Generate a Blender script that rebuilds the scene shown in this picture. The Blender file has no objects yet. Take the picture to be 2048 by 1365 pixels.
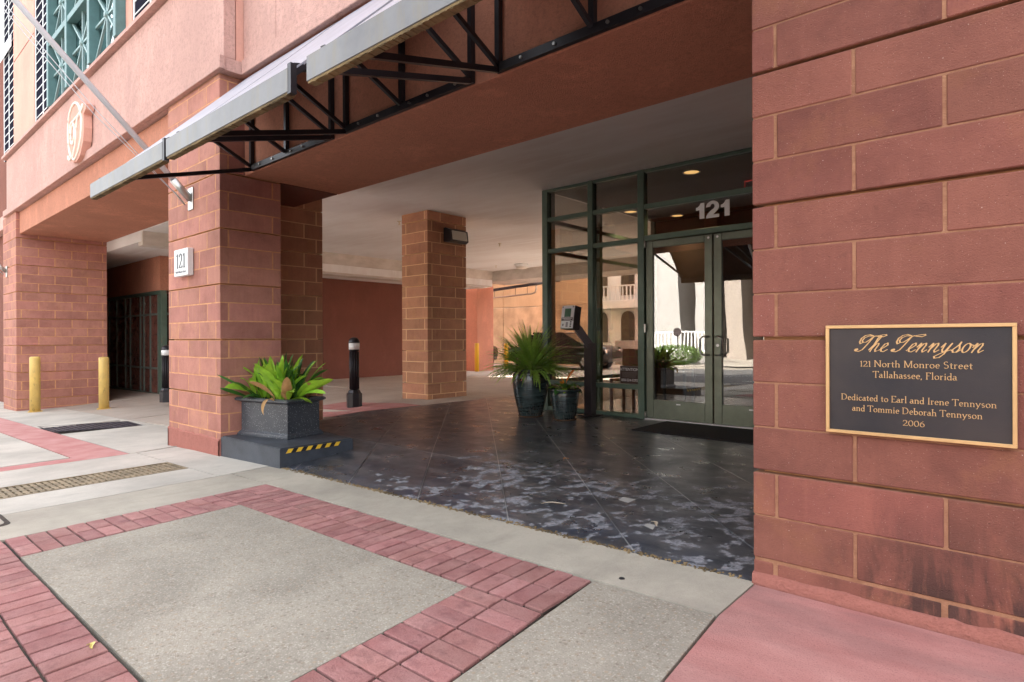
import bpy, bmesh, math, random
from mathutils import Vector, Matrix
random.seed(7)
SC = bpy.context.scene
COL = SC.collection
R = math.radians

# ------------------------------------------------------------------ camera
cd = bpy.data.cameras.new('camera'); cam = bpy.data.objects.new('camera', cd); COL.objects.link(cam)
cd.sensor_width = 36; cd.lens = 36 * 1215 / 2048; cd.shift_y = -0.00293
cd.clip_start = 0.05; cd.clip_end = 1000
cam.matrix_world = Matrix.Translation((0, 0, 1.14)) @ Matrix.Rotation(R(41.5), 4, 'Z') @ Matrix.Rotation(R(90), 4, 'X') @ Matrix.Rotation(-0.00375, 4, 'Z')
SC.camera = cam

# ------------------------------------------------------------------ sky, sun, exposure
SUN_EL, SUN_AZ = R(43), R(-16)
w = bpy.data.worlds.new('World'); SC.world = w; w.use_nodes = True
nt = w.node_tree
sky = nt.nodes.new('ShaderNodeTexSky'); sky.sky_type = 'NISHITA'; sky.sun_disc = False
sky.sun_elevation = SUN_EL; sky.sun_rotation = SUN_AZ
sky.air_density = 1.0; sky.dust_density = 5.0; sky.ozone_density = 0.3
bgn = nt.nodes['Background']; bgn.inputs['Strength'].default_value = 0.15
hz = nt.nodes.new('ShaderNodeHueSaturation'); hz.inputs['Saturation'].default_value = .22   # hazy, nearly white sky
nt.links.new(sky.outputs[0], hz.inputs['Color']); nt.links.new(hz.outputs[0], bgn.inputs[0])
sd = bpy.data.lights.new('sun', 'SUN'); sd.energy = 5.0; sd.angle = R(0.6); sd.color = (1, .93, .82)
sun = bpy.data.objects.new('sun', sd); COL.objects.link(sun)
dirv = Vector((-math.sin(SUN_AZ) * math.cos(SUN_EL), -math.cos(SUN_AZ) * math.cos(SUN_EL), -math.sin(SUN_EL)))
sun.rotation_euler = dirv.to_track_quat('-Z', 'Y').to_euler(); sun.location = (0, 10, 30)
SC.view_settings.view_transform = 'Standard'; SC.view_settings.look = 'None'
SC.view_settings.exposure = 3.0; SC.view_settings.gamma = 1; SC.view_settings.use_curve_mapping = False
cy = SC.cycles
cy.max_bounces = 12; cy.diffuse_bounces = 9; cy.glossy_bounces = 4; cy.transmission_bounces = 6; cy.transparent_max_bounces = 12
cy.use_denoising = True; cy.sample_clamp_indirect = 8; cy.caustics_reflective = False; cy.caustics_refractive = False

# ------------------------------------------------------------------ materials
MATS = {}
def lin(c): return tuple(((v / 255) / 12.92 if v / 255 <= .04045 else ((v / 255 + .055) / 1.055) ** 2.4) for v in c)
class M:
    """small node builder; all textures use world position"""
    def __init__(s, name, rough=.8, metal=0, spec=.5):
        s.m = bpy.data.materials.new(name); s.m.use_nodes = True; s.t = s.m.node_tree
        s.b = s.t.nodes['Principled BSDF']
        s.b.inputs['Roughness'].default_value = rough; s.b.inputs['Metallic'].default_value = metal
        s.b.inputs['Specular IOR Level'].default_value = spec
        s.geo = s.t.nodes.new('ShaderNodeNewGeometry'); s.h = None
        MATS[name] = s.m
    def n(s, t, **k):
        x = s.t.nodes.new(t)
        for a, v in k.items(): setattr(x, a, v)
        return x
    def L(s, a, b): s.t.links.new(a, b)
    def pos(s, scale=(1, 1, 1), warp=0, rnd=0):
        mp = s.n('ShaderNodeVectorMath', operation='MULTIPLY'); s.L(s.geo.outputs['Position'], mp.inputs[0]); mp.inputs[1].default_value = scale
        o = mp.outputs[0]
        if rnd:
            oi = s.n('ShaderNodeObjectInfo'); v = s.n('ShaderNodeVectorMath', operation='SCALE'); s.L(oi.outputs['Random'], v.inputs['Scale'])
            v.inputs[0].default_value = (rnd, rnd * .7, rnd * 1.3); a = s.n('ShaderNodeVectorMath', operation='ADD'); s.L(o, a.inputs[0]); s.L(v.outputs[0], a.inputs[1]); o = a.outputs[0]
        return o
    def noise(s, sc, det=4, rough=.6, scale=(1, 1, 1), lo=.35, hi=.65, rnd=0, dist=0):
        x = s.n('ShaderNodeTexNoise'); x.inputs['Scale'].default_value = sc; x.inputs['Detail'].default_value = det; x.inputs['Roughness'].default_value = rough
        x.inputs['Distortion'].default_value = dist
        s.L(s.pos(scale, rnd=rnd), x.inputs['Vector']); return s.rng(x.outputs[0], lo, hi)
    def vor(s, sc, lo, hi, inv=True, feature='F1', scale=(1, 1, 1), rnd=0):
        x = s.n('ShaderNodeTexVoronoi', feature=feature); x.inputs['Scale'].default_value = sc
        s.L(s.pos(scale, rnd=rnd), x.inputs['Vector']); o = s.rng(x.outputs['Distance'], lo, hi)
        return s.one_minus(o) if inv else o
    def rng(s, o, lo, hi, a=0, b=1):
        r = s.n('ShaderNodeMapRange'); s.L(o, r.inputs[0])
        for i, v in enumerate((lo, hi, a, b)): r.inputs[i + 1].default_value = v
        return r.outputs[0]
    def math(s, op, a, b=None):
        x = s.n('ShaderNodeMath', operation=op)
        for i, v in enumerate((a, b)):
            if v is None: continue
            if isinstance(v, (int, float)): x.inputs[i].default_value = v
            else: s.L(v, x.inputs[i])
        return x.outputs[0]
    def one_minus(s, o): return s.math('SUBTRACT', 1, o)
    def axis(s, i):
        x = s.n('ShaderNodeSeparateXYZ'); s.L(s.geo.outputs['Position'], x.inputs[0]); return x.outputs[i]
    def mix(s, a, b, f, mode='MIX'):
        x = s.n('ShaderNodeMix', data_type='RGBA', blend_type=mode)
        for i, v in ((0, f), (6, a), (7, b)):
            if isinstance(v, (int, float)): x.inputs[i].default_value = v
            elif isinstance(v, tuple): x.inputs[i].default_value = (*v, 1)
            else: s.L(v, x.inputs[i])
        return x.outputs[2]
    def hsvrnd(s, col, v=.12, h=.0, sat=.0):
        oi = s.n('ShaderNodeObjectInfo'); x = s.n('ShaderNodeHueSaturation')
        s.L(s.rng(oi.outputs['Random'], 0, 1, 1 - v, 1 + v), x.inputs['Value'])
        if h:
            w_ = s.n('ShaderNodeTexWhiteNoise', noise_dimensions='1D'); s.L(oi.outputs['Random'], w_.inputs['W'])
            s.L(s.rng(w_.outputs['Value'], 0, 1, .5 - h, .5 + h), x.inputs['Hue'])
        s.L(col, x.inputs['Color']) if not isinstance(col, tuple) else setattr(x.inputs['Color'], 'default_value', (*col, 1))
        return x.outputs[0]
    def color(s, c):
        if isinstance(c, tuple): s.b.inputs['Base Color'].default_value = (*c, 1)
        else: s.L(c, s.b.inputs['Base Color'])
        return s
    def rough(s, o): s.L(o, s.b.inputs['Roughness']); return s
    def bump(s, o, strength=.4, dist=.002):
        b = s.n('ShaderNodeBump'); b.inputs['Strength'].default_value = strength; b.inputs['Distance'].default_value = dist
        s.L(o, b.inputs['Height']); s.L(b.outputs[0], s.b.inputs['Normal']); return s

def plain(name, c, rough=.6, metal=0, var=.0, spec=.5, bump=0, sc=30):
    m = M(name, rough, metal, spec)
    if var:
        m.color(m.mix(tuple(v * (1 - var) for v in c), tuple(min(1, v * (1 + var)) for v in c), m.noise(sc * .2, 5)))
    else: m.color(c)
    if bump: m.bump(m.noise(sc * 6, 3), bump, .002)
    return m.m

def block_mat(name, c, dark, speck=.5, stain=False):
    m = M(name, .82, 0, .35)
    col = m.mix(c, dark, m.noise(3.2, 6, .68, lo=.42, hi=.72, rnd=9))
    col = m.mix(col, (c[0] * 1.15, c[1] * 1.25, c[2] * .95), m.math('MULTIPLY', m.noise(2.1, 5, .7, lo=.55, hi=.7, rnd=4), .7))
    col = m.mix(col, tuple(v * .55 for v in c), m.math('MULTIPLY', m.noise(7, 5, .75, lo=.6, hi=.68, rnd=2), .35))
    col = m.mix(col, tuple(v * 1.25 for v in c), m.math('MULTIPLY', m.noise(1.3, 3, .5, lo=.5, hi=.8, rnd=5), .6))
    col = m.mix(col, tuple(v * .72 for v in c), m.math('MULTIPLY', m.noise(140, 2, .8, lo=.52, hi=.75), .55))
    # run marks down the face
    col = m.mix(col, tuple(min(1, v * 1.35) for v in c), m.math('MULTIPLY', m.noise(16, 3, .6, scale=(1, 1, .07), lo=.55, hi=.8, rnd=3), .28))
    col = m.mix(col, tuple(v * .6 for v in c), m.math('MULTIPLY', m.noise(12, 3, .6, scale=(1, 1, .05), lo=.58, hi=.8, rnd=7), .35))
    if speck:
        col = m.mix(col, (.62, .42, .34), m.math('MULTIPLY', m.vor(75, .05, .11), speck))
        col = m.mix(col, (.7, .55, .48), m.math('MULTIPLY', m.math('MULTIPLY', m.vor(26, .035, .06), m.noise(5, 2, lo=.45, hi=.6)), speck))
        col = m.mix(col, (.05, .02, .02), m.math('MULTIPLY', m.vor(41, .03, .05), .7))
    if stain:
        z = m.rng(m.axis(2), .50, .12); x = m.rng(m.axis(0), -.78, -.45)
        f = m.math('MULTIPLY', m.math('MULTIPLY', z, x), m.noise(5.5, 6, .7, scale=(1, 1, .33), lo=.42, hi=.54, dist=.4))
        col = m.mix(col, (.07, .035, .03), m.math('MULTIPLY', f, .9))
        f2 = m.math('MULTIPLY', m.math('MULTIPLY', m.rng(m.axis(2), .62, .3), m.rng(m.axis(0), -.72, -.3)), m.noise(9, 4, .6, scale=(1, 1, .2), lo=.54, hi=.66, dist=.5))
        col = m.mix(col, (.5, .17, .11), m.math('MULTIPLY', f2, .7))
    m.color(m.hsvrnd(col, .13, .004))
    pit = m.math('MULTIPLY', m.vor(55, .10, .2), m.noise(9, 3, lo=.45, hi=.6))
    m.bump(m.math('SUBTRACT', m.math('ADD', m.noise(150, 4, .85), m.math('MULTIPLY', m.noise(12, 5), 1.2)), m.math('MULTIPLY', pit, 1.5)), .8, .003)
    return m.m
BLK_R = block_mat('split_block_near', (.285, .104, .076), (.195, .068, .052), .8, True)
BLK = block_mat('ground_face_block', (.46, .205, .158), (.33, .135, .102), .4)
BLK_C = block_mat('warm_lit_block', (.50, .24, .14), (.38, .165, .095), .3)  # paler, warmer block tone: the column's warm light is put into it

m = M('orange_mortar', .9); m.color(m.mix((.66, .34, .17), (.52, .24, .12), m.noise(12, 5))); m.bump(m.noise(120, 3), .6, .002); MORTAR = MATS['orange_mortar']
m = M('tan_mortar', .92); m.color(m.mix((.46, .235, .135), (.33, .15, .085), m.noise(14, 6, .7, lo=.35, hi=.65))); m.bump(m.noise(90, 4, .8), .9, .004); MORT2 = MATS['tan_mortar']
plain('lit_mortar', (.78, .50, .28), .9); MORT3 = MATS['lit_mortar']  # brighter mortar, the same warm light put into its colour
def stucco(name, c, streak=.3, grain=1.0):
    m = M(name, .92, 0, .2)
    col = m.mix(c, tuple(v * .86 for v in c), m.noise(1.1, 5, .6, lo=.35, hi=.7))
    col = m.mix(col, tuple(min(1, v * 1.25) for v in c), m.math('MULTIPLY', m.noise(2.2, 5, .7, scale=(1, 1, .45), lo=.52, hi=.68), .7 * grain))
    col = m.mix(col, tuple(v * .72 for v in c), m.math('MULTIPLY', m.noise(24, 4, .85, lo=.5, hi=.6), .6 * grain))
    col = m.mix(col, tuple(min(1, v * 1.22) for v in c), m.math('MULTIPLY', m.noise(5, 5, .65, scale=(1, 1, .1), lo=.5, hi=.75), streak))
    col = m.mix(col, tuple(v * .62 for v in c), m.math('MULTIPLY', m.noise(90, 3, .8, lo=.5, hi=.72), .45 * grain))
    m.color(col); m.bump(m.noise(95, 4, .75), .9, .006 * grain); return m.m
ST_PALE = stucco('pale_pink_stucco', (.66, .405, .35), .18)
ST_UP = stucco('salmon_stucco', (.72, .39, .31), .1, .35)
ST_RED = stucco('terracotta_stucco', (.60, .265, .175), .04)
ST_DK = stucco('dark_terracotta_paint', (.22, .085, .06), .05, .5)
m = M('white_ceiling_paint', .8); c0 = (.84, .83, .82)
m.color(m.mix(m.mix(c0, (.70, .66, .63), m.noise(.35, 4, .6, scale=(1, 2.5, 1))), (.84, .83, .82), m.noise(2.2, 5, .6, scale=(.3, 2.5, 1), lo=.5, hi=.8))); m.bump(m.noise(9, 4), .2, .004); CEIL = MATS['white_ceiling_paint']
m = M('board_cream_paint', .8); m.color(m.mix((.66, .60, .54), (.52, .46, .40), m.noise(2, 5, .6, scale=(1, 1, 2)))); CREAM = MATS['board_cream_paint']

def concrete(name, c, agg=.0, dirt=.35, sc=1.0):
    m = M(name, .88, 0, .3)
    col = m.mix(c, tuple(v * .74 for v in c), m.math('MULTIPLY', m.noise(1.5 * sc, 6, .65, lo=.4, hi=.7), dirt * 1.6))
    col = m.mix(col, tuple(v * .7 for v in c), m.math('MULTIPLY', m.noise(5, 5, .7, scale=(1, .35, 1), lo=.55, hi=.75), dirt))
    col = m.mix(col, tuple(v * .6 for v in c), m.math('MULTIPLY', m.noise(160, 2, .8, lo=.5, hi=.7), .35))
    if agg:
        x = m.n('ShaderNodeTexVoronoi'); x.inputs['Scale'].default_value = 95; m.L(m.pos(), x.inputs['Vector'])
        sep = m.n('ShaderNodeSeparateColor'); m.L(x.outputs['Color'], sep.inputs[0])
        pv = m.mix(tuple(v * .42 for v in c), (.72, .66, .58), m.rng(sep.outputs[0], 0, 1))
        col = m.mix(col, pv, m.math('MULTIPLY', m.rng(x.outputs['Distance'], .55, .3), agg))
        y2 = m.n('ShaderNodeTexVoronoi'); y2.inputs['Scale'].default_value = 48; m.L(m.pos(), y2.inputs['Vector']); sp2 = m.n('ShaderNodeSeparateColor'); m.L(y2.outputs['Color'], sp2.inputs[0])
        col = m.mix(col, m.mix((.12, .085, .06), (.42, .30, .2), m.rng(sp2.outputs[1], 0, 1)), m.math('MULTIPLY', m.math('MULTIPLY', m.rng(y2.outputs['Distance'], .42, .3), m.rng(sp2.outputs[0], .45, .55)), .45))
        col = m.mix(col, (.62, .58, .52), m.math('MULTIPLY', m.vor(30, .045, .08), agg * 1.5))
    col = m.mix(col, (.03, .028, .025), m.math('MULTIPLY', m.vor(7, .014, .02), .9))
    col = m.mix(col, tuple(v * .35 for v in c), m.math('MULTIPLY', m.vor(1.7, .018, .03), .75))
    col = m.mix(col, tuple(v * .45 for v in c), m.math('MULTIPLY', m.math('MULTIPLY', m.noise(.8, 9, .8, lo=.497, hi=.5), m.noise(.8, 9, .8, lo=.503, hi=.5)), .5))
    m.color(col); m.bump(m.math('ADD', m.noise(150, 3, .8), m.noise(22, 4)), .6 if agg else .3, .003); return m.m
CON = concrete('sidewalk_concrete', (.45, .405, .335), 0, .75)
CON_W = concrete('pale_driveway_concrete', (.54, .50, .44), 0, .75, .6)
CON_G = concrete('garage_floor_concrete', (.46, .39, .33), 0, .5, .5)
AGG = concrete('exposed_aggregate_concrete', (.375, .335, .275), .34, .8)
m = M('brick_red_paver', .85, 0, .35); c = (.42, .185, .172)
col = m.mix(c, (.52, .275, .255), m.noise(6, 4, rnd=6, lo=.35, hi=.7)); col = m.mix(col, (.20, .08, .085), m.math('MULTIPLY', m.noise(9, 5, .7, rnd=3, lo=.52, hi=.75), .75))
col = m.mix(col, (.22, .07, .07), m.math('MULTIPLY', m.noise(180, 2, .8, lo=.5, hi=.7), .5)); m.color(m.hsvrnd(col, .15, .004)); m.bump(m.math('ADD', m.noise(160, 3, .8), m.math('MULTIPLY', m.noise(22, 5), 1.6)), .9, .004); PAV = MATS['brick_red_paver']
m = M('pink_painted_concrete', .8, 0, .35); c = (.42, .175, .16)
col = m.mix(c, (.52, .26, .235), m.noise(3, 5, scale=(.5, 1.4, 1))); col = m.mix(col, (.24, .12, .115), m.math('MULTIPLY', m.noise(1.4, 6, .6, scale=(.55, 1.5, 1), lo=.52, hi=.72, dist=.5), .75))
col = m.mix(col, (.25, .135, .13), m.math('MULTIPLY', m.math('MULTIPLY', m.noise(2.6, 6, .65, scale=(.5, 1.4, 1), lo=.42, hi=.6), m.rng(m.axis(1), 2.0, 2.8)), .6))
col = m.mix(col, (.16, .06, .06), m.math('MULTIPLY', m.noise(150, 2, .8, lo=.55, hi=.7), .5)); col = m.mix(col, (.02, .02, .02), m.vor(9, .012, .02)); m.color(col); m.bump(m.noise(130, 3, .8), .5, .003); PINK = MATS['pink_painted_concrete']
m = M('red_painted_band', .85, 0, .3); m.color(m.mix((.42, .17, .16), (.50, .26, .24), m.noise(3, 5))); REDB = MATS['red_painted_band']
m = M('joint_dirt', .95); m.color(m.mix((.022, .016, .014), (.065, .045, .032), m.noise(20, 4))); DIRT = MATS['joint_dirt']
# dark stamped entry slab, worn pale where people walk near its front
m = M('dark_slate_slab', .3, 0, .5)
base = m.mix((.030, .035, .046), (.095, .094, .102), m.noise(2.2, 6, .6, scale=(.6, 2.2, 1), lo=.38, hi=.65, dist=.6))
base = m.mix(base, (.066, .062, .062), m.math('MULTIPLY', m.noise(.9, 5, .6, lo=.45, hi=.7), m.rng(m.axis(1), 4.2, 6.5, 0, .55)))
base = m.mix(base, (.05, .07, .12), m.math('MULTIPLY', m.noise(3, 4, lo=.45, hi=.7), m.rng(m.axis(1), 3.6, 2.9, 0, .5)))  # blue reflection painted into the colour toward the front edge
n1 = m.n('ShaderNodeTexNoise'); n1.inputs['Scale'].default_value = 8.0; n1.inputs['Detail'].default_value = 9; n1.inputs['Roughness'].default_value = .66; n1.inputs['Distortion'].default_value = .25
vr = m.n('ShaderNodeVectorRotate', rotation_type='Z_AXIS'); vr.inputs['Angle'].default_value = R(-42); m.L(m.geo.outputs['Position'], vr.inputs['Vector']); vm = m.n('ShaderNodeVectorMath', operation='MULTIPLY'); m.L(vr.outputs[0], vm.inputs[0]); vm.inputs[1].default_value = (1.0, 1.1, 1); m.L(vm.outputs[0], n1.inputs['Vector'])
band = m.math('MULTIPLY', m.rng(m.axis(1), 5.8, 3.9), m.rng(m.axis(0), -4.9, -3.9)); thr = m.math('ADD', n1.outputs[0], m.math('MULTIPLY', m.math('SUBTRACT', band, 1), .17))
thr = m.math('ADD', thr, m.math('MULTIPLY', m.math('SUBTRACT', m.noise(1.6, 3, .5, lo=.3, hi=.6), 1), .1))
wear = m.rng(thr, .497, .517)
col = m.mix(base, m.mix((.26, .265, .29), (.42, .42, .46), m.noise(30, 4)), m.math('MULTIPLY', wear, m.rng(m.noise(38, 4, .75, lo=.38, hi=.6), 0, 1, .35, .9)))
col = m.mix(col, (.20, .19, .20), m.math('MULTIPLY', m.noise(16, 7, .75, scale=(.5, 1.8, 1), lo=.56, hi=.72), .5))
m.color(col); m.rough(m.math('ADD', m.rng(wear, 0, 1, .26, .55), m.math('MULTIPLY', m.noise(4, 4), .14))); m.bump(m.math('ADD', m.noise(5, 5, .6, scale=(.6, 2, 1)), m.math('MULTIPLY', wear, .25)), .25, .004); SLATE = MATS['dark_slate_slab']
plain('pale_joint_filler', (.42, .41, .39), .9); JOINT = MATS['pale_joint_filler']

BLACK = plain('black_painted_steel', (.022, .020, .024), .38, .3, .15)
m = M('weathered_zinc_sheet', .42, .55); col = m.mix((.115, .112, .113), (.155, .152, .152), m.noise(4, 5)); col = m.mix(col, (.17, .14, .08), m.math('MULTIPLY', m.noise(14, 5, .7, scale=(1, 1, .15), lo=.5, hi=.75), .6)); m.color(col); ZINC = MATS['weathered_zinc_sheet']
m = M('pale_awning_cover', .38, .25); col = m.mix((.36, .37, .43), (.28, .29, .34), m.noise(3, 5)); col = m.mix(col, (.34, .30, .24), m.math('MULTIPLY', m.noise(9, 5, .7, lo=.58, hi=.75), .5)); m.color(col); COVER = MATS['pale_awning_cover']
RUST = plain('lichen_drip_edge', (.16, .11, .05), .95, 0, .5, bump=.8)
GREEN = plain('dark_green_frame', (.10, .15, .115), .4, .15, .12)
GREEN_D = plain('bronze_green_door', (.16, .18, .14), .36, .35, .12)
TEAL = plain('teal_window_frame', (.10, .20, .20), .5, .1, .1)
WHITE = plain('white_paint', (.75, .76, .76), .5, 0, .05)
m = M('yellow_bollard_paint', .5); col = m.mix((.72, .50, .14), (.62, .42, .13), m.noise(5, 5)); col = m.mix(col, (.25, .16, .07), m.math('MULTIPLY', m.noise(14, 6, .7, scale=(1, 1, .4), lo=.58, hi=.68), .7)); m.color(col); YEL = MATS['yellow_bollard_paint']
YEL2 = plain('deep_yellow_bollard_paint', (.75, .42, .02), .45)
m = M('brushed_steel', .38, 1); m.color((.46, .45, .43)); STEEL = MATS['brushed_steel']
BRONZE = plain('plaque_gold', (.60, .38, .18), .45, .6, .08)
m = M('plaque_field', .42, .35); col = m.mix((.020, .020, .026), (.045, .036, .036), m.noise(2.5, 4)); col = m.mix(col, (.2, .19, .19), m.math('MULTIPLY', m.noise(70, 2, .5, scale=(.35, 1, 1), lo=.74, hi=.78), .6)); m.color(col); m.bump(m.noise(300, 2), .3, .0006); PLQ = MATS['plaque_field']
PLASTER = stucco('pink_plaster_footing', (.44, .175, .14), .1, .8)
BLACKP = plain('black_plastic', (.02, .02, .024), .35)
RUBBER = plain('black_mat_rubber', (.012, .010, .010), .9, bump=.5)
TAPE_Y = plain('hazard_yellow', (.80, .50, .04), .5); TAPE_K = plain('hazard_black', (.015, .015, .015), .5)
DKGREY = plain('dark_grey_painted_concrete', (.045, .052, .066), .55, 0, .4, bump=.5, sc=12)
m = M('speckled_planter', .38); col = m.mix((.035, .040, .050), (.060, .066, .078), m.noise(3, 4)); col = m.mix(col, (.008, .008, .01), m.vor(48, .12, .2)); col = m.mix(col, (.6, .6, .62), m.vor(58, .11, .17)); m.color(col); PLANTER = MATS['speckled_planter']
SOIL = plain('potting_soil', (.03, .02, .014), .95, 0, .4, bump=1)
m = M('glazed_pot', .16, 0, .8); col = m.mix((.012, .018, .020), (.05, .075, .075), m.noise(14, 5, .7, scale=(.25, .25, 2.2), lo=.4, hi=.65)); col = m.mix(col, (.10, .11, .10), m.math('MULTIPLY', m.noise(60, 3, .7, scale=(1, 1, .12), lo=.5, hi=.7), m.rng(m.axis(2), .3, .1))); col = m.mix(col, (.10, .055, .035), m.math('MULTIPLY', m.noise(7, 4, lo=.55, hi=.7), .5)); m.color(col); POT = MATS['glazed_pot']
def leafmat(name, a, b, rough=.4, tr=.25):
    m = M(name, rough); m.color(m.hsvrnd(m.mix(a, b, m.noise(9, 4, rnd=8)), .3, .015))
    tb = m.n('ShaderNodeBsdfTranslucent'); tb.inputs[0].default_value = (*[v * 1.6 for v in b], 1)
    mx = m.n('ShaderNodeMixShader'); mx.inputs[0].default_value = tr
    m.L(m.b.outputs[0], mx.inputs[1]); m.L(tb.outputs[0], mx.inputs[2]); m.L(mx.outputs[0], m.t.nodes['Material Output'].inputs[0]); return m.m
LEAF1 = leafmat('broad_leaf_green', (.17, .35, .03), (.36, .58, .05), .35)
LEAF2 = leafmat('dark_leaf_green', (.03, .10, .02), (.07, .19, .03), .35)
LEAFD = leafmat('dry_leaf_tan', (.36, .20, .08), (.5, .3, .12), .8)
FERN = leafmat('fern_green', (.17, .31, .05), (.33, .50, .09), .5)
CROT = leafmat('orange_leaf', (.65, .18, .02), (.85, .38, .03), .35)
TREEL = leafmat('tree_leaf', (.04, .09, .02), (.08, .15, .03), .6)
BARK = plain('bark_brown', (.10, .07, .05), .9, 0, .3, bump=1)
ASPH = concrete('asphalt', (.075, .078, .085), .2, .3); LINE = plain('road_line_white', (.7, .7, .68), .7)
YWALL = stucco('yellow_tan_concrete', (.50, .40, .25), .3, .4)
CARP = plain('black_car_paint', (.008, .008, .01), .12, .2, spec=.8); CARG = plain('dark_car_glass', (.01, .012, .014), .05); TYRE = plain('tyre_rubber', (.015, .015, .015), .85); CHROME = plain('chrome', (.7, .7, .7), .1, 1)
REDL = plain('red_lamp_plastic', (.35, .01, .01), .2)
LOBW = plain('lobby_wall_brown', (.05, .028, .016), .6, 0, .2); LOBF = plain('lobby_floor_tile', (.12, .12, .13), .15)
WOOD = plain('reddish_wood', (.20, .07, .03), .35, 0, .3)
def glass(name, refl, tint, rough=0.0, col=(1, 1, 1)):
    mm = bpy.data.materials.new(name); mm.use_nodes = True; t = mm.node_tree; t.nodes.remove(t.nodes['Principled BSDF'])
    g = t.nodes.new('ShaderNodeBsdfGlossy'); g.inputs['Roughness'].default_value = rough; g.inputs[0].default_value = (*col, 1)
    tr = t.nodes.new('ShaderNodeBsdfTransparent'); tr.inputs[0].default_value = (*tint, 1)
    fr = t.nodes.new('ShaderNodeLayerWeight'); fr.inputs[0].default_value = .5; pw = t.nodes.new('ShaderNodeMath'); pw.operation = 'POWER'; pw.inputs[1].default_value = 4.5; t.links.new(fr.outputs['Facing'], pw.inputs[0])
    mr = t.nodes.new('ShaderNodeMapRange'); mr.inputs[3].default_value = refl; mr.inputs[4].default_value = 1; t.links.new(pw.outputs[0], mr.inputs[0])
    mx = t.nodes.new('ShaderNodeMixShader'); t.links.new(mr.outputs[0], mx.inputs[0]); t.links.new(tr.outputs[0], mx.inputs[1]); t.links.new(g.outputs[0], mx.inputs[2])
    # slight waviness of the panes
    ns = t.nodes.new('ShaderNodeTexNoise'); ns.inputs['Scale'].default_value = 1.6; ns.inputs['Detail'].default_value = 1
    ge = t.nodes.new('ShaderNodeNewGeometry'); t.links.new(ge.outputs['Position'], ns.inputs['Vector'])
    bp = t.nodes.new('ShaderNodeBump'); bp.inputs['Strength'].default_value = .05; bp.inputs['Distance'].default_value = .02; t.links.new(ns.outputs[0], bp.inputs['Height']); t.links.new(bp.outputs[0], g.inputs['Normal'])
    t.links.new(mx.outputs[0], t.nodes['Material Output'].inputs[0]); MATS[name] = mm; return mm
GLASS = glass('reflective_storefront_glass', .13, (.78, .77, .74))
GLASS_L = glass('tinted_window_wall_glass', .16, (.62, .56, .50))
GLASS_C = glass('clear_side_glass', .01, (.92, .92, .90))
GLASS_U = glass('pale_sky_window_glass', .75, (.3, .4, .4), .05, (.8, .95, .95))
def emis(name, c, s):
    mm = bpy.data.materials.new(name); mm.use_nodes = True; b = mm.node_tree.nodes['Principled BSDF']
    b.inputs['Base Color'].default_value = (*c, 1); b.inputs['Emission Color'].default_value = (*c, 1); b.inputs['Emission Strength'].default_value = s; MATS[name] = mm; return mm
UNDER = plain('brown_awning_lining', (.10, .055, .04), .8)
LAMP = emis('warm_downlight', (1, .60, .22), .22); REDE = emis('red_sign_light', (.6, .03, .02), .08)
LCD = plain('green_display', (.02, .09, .03), .25); ALU = plain('pale_aluminium', (.72, .70, .72), .4, .35)

# ------------------------------------------------------------------ mesh helpers
def box(bm, x0, x1, y0, y1, z0, z1, b=0, mtx=None):
    if b and min(x1 - x0, y1 - y0, z1 - z0) > 2.2 * b:
        vs = {}
        for sx in (0, 1):
            for sy in (0, 1):
                for sz in (0, 1):
                    X = (x0, x1)[sx]; Y = (y0, y1)[sy]; Z = (z0, z1)[sz]; dx = b if sx == 0 else -b; dy = b if sy == 0 else -b; dz = b if sz == 0 else -b
                    vs[sx, sy, sz] = [bm.verts.new(p) for p in ((X, Y + dy, Z + dz), (X + dx, Y, Z + dz), (X + dx, Y + dy, Z))]
        new = [v for l in vs.values() for v in l]
        def f(*v): bm.faces.new(v)
        for s in (0, 1):
            a = [vs[s, 0, 0][0], vs[s, 1, 0][0], vs[s, 1, 1][0], vs[s, 0, 1][0]]; f(*(a if s else a[::-1]))
            a = [vs[0, s, 0][1], vs[0, s, 1][1], vs[1, s, 1][1], vs[1, s, 0][1]]; f(*(a if s else a[::-1]))
            a = [vs[0, 0, s][2], vs[1, 0, s][2], vs[1, 1, s][2], vs[0, 1, s][2]]; f(*(a if s else a[::-1]))
        for p in (0, 1):
            for q in (0, 1):
                A, B = vs[p, q, 0], vs[p, q, 1]; f(A[0], A[1], B[1], B[0])
                A, B = vs[p, 0, q], vs[p, 1, q]; f(A[0], A[2], B[2], B[0])
                A, B = vs[0, p, q], vs[1, p, q]; f(A[1], A[2], B[2], B[1])
        for l in vs.values(): f(*l)
        bm.normal_update()
    else:
        c = [(x0, y0, z0), (x1, y0, z0), (x1, y1, z0), (x0, y1, z0), (x0, y0, z1), (x1, y0, z1), (x1, y1, z1), (x0, y1, z1)]
        new = [bm.verts.new(p) for p in c]
        for q in ((0, 3, 2, 1), (4, 5, 6, 7), (0, 1, 5, 4), (1, 2, 6, 5), (2, 3, 7, 6), (3, 0, 4, 7)): bm.faces.new([new[i] for i in q])
    if mtx is not None:
        for v in new: v.co = mtx @ v.co
    return new
def bar(bm, a, b, wd, ht=None, up=(0, 0, 1)):
    """rectangular bar from a to b"""
    a = Vector(a); b = Vector(b); ht = ht or wd; d = (b - a); L_ = d.length; d.normalize(); up = Vector(up)
    if abs(d.dot(up)) > .98: up = Vector((0, 1, 0))
    s = d.cross(up).normalized(); u = s.cross(d).normalized()
    mt = Matrix((( *(s.x, d.x, u.x), a.x), (s.y, d.y, u.y, a.y), (s.z, d.z, u.z, a.z), (0, 0, 0, 1)))
    box(bm, -wd / 2, wd / 2, 0, L_, -ht / 2, ht / 2, 0, mt)
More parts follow.
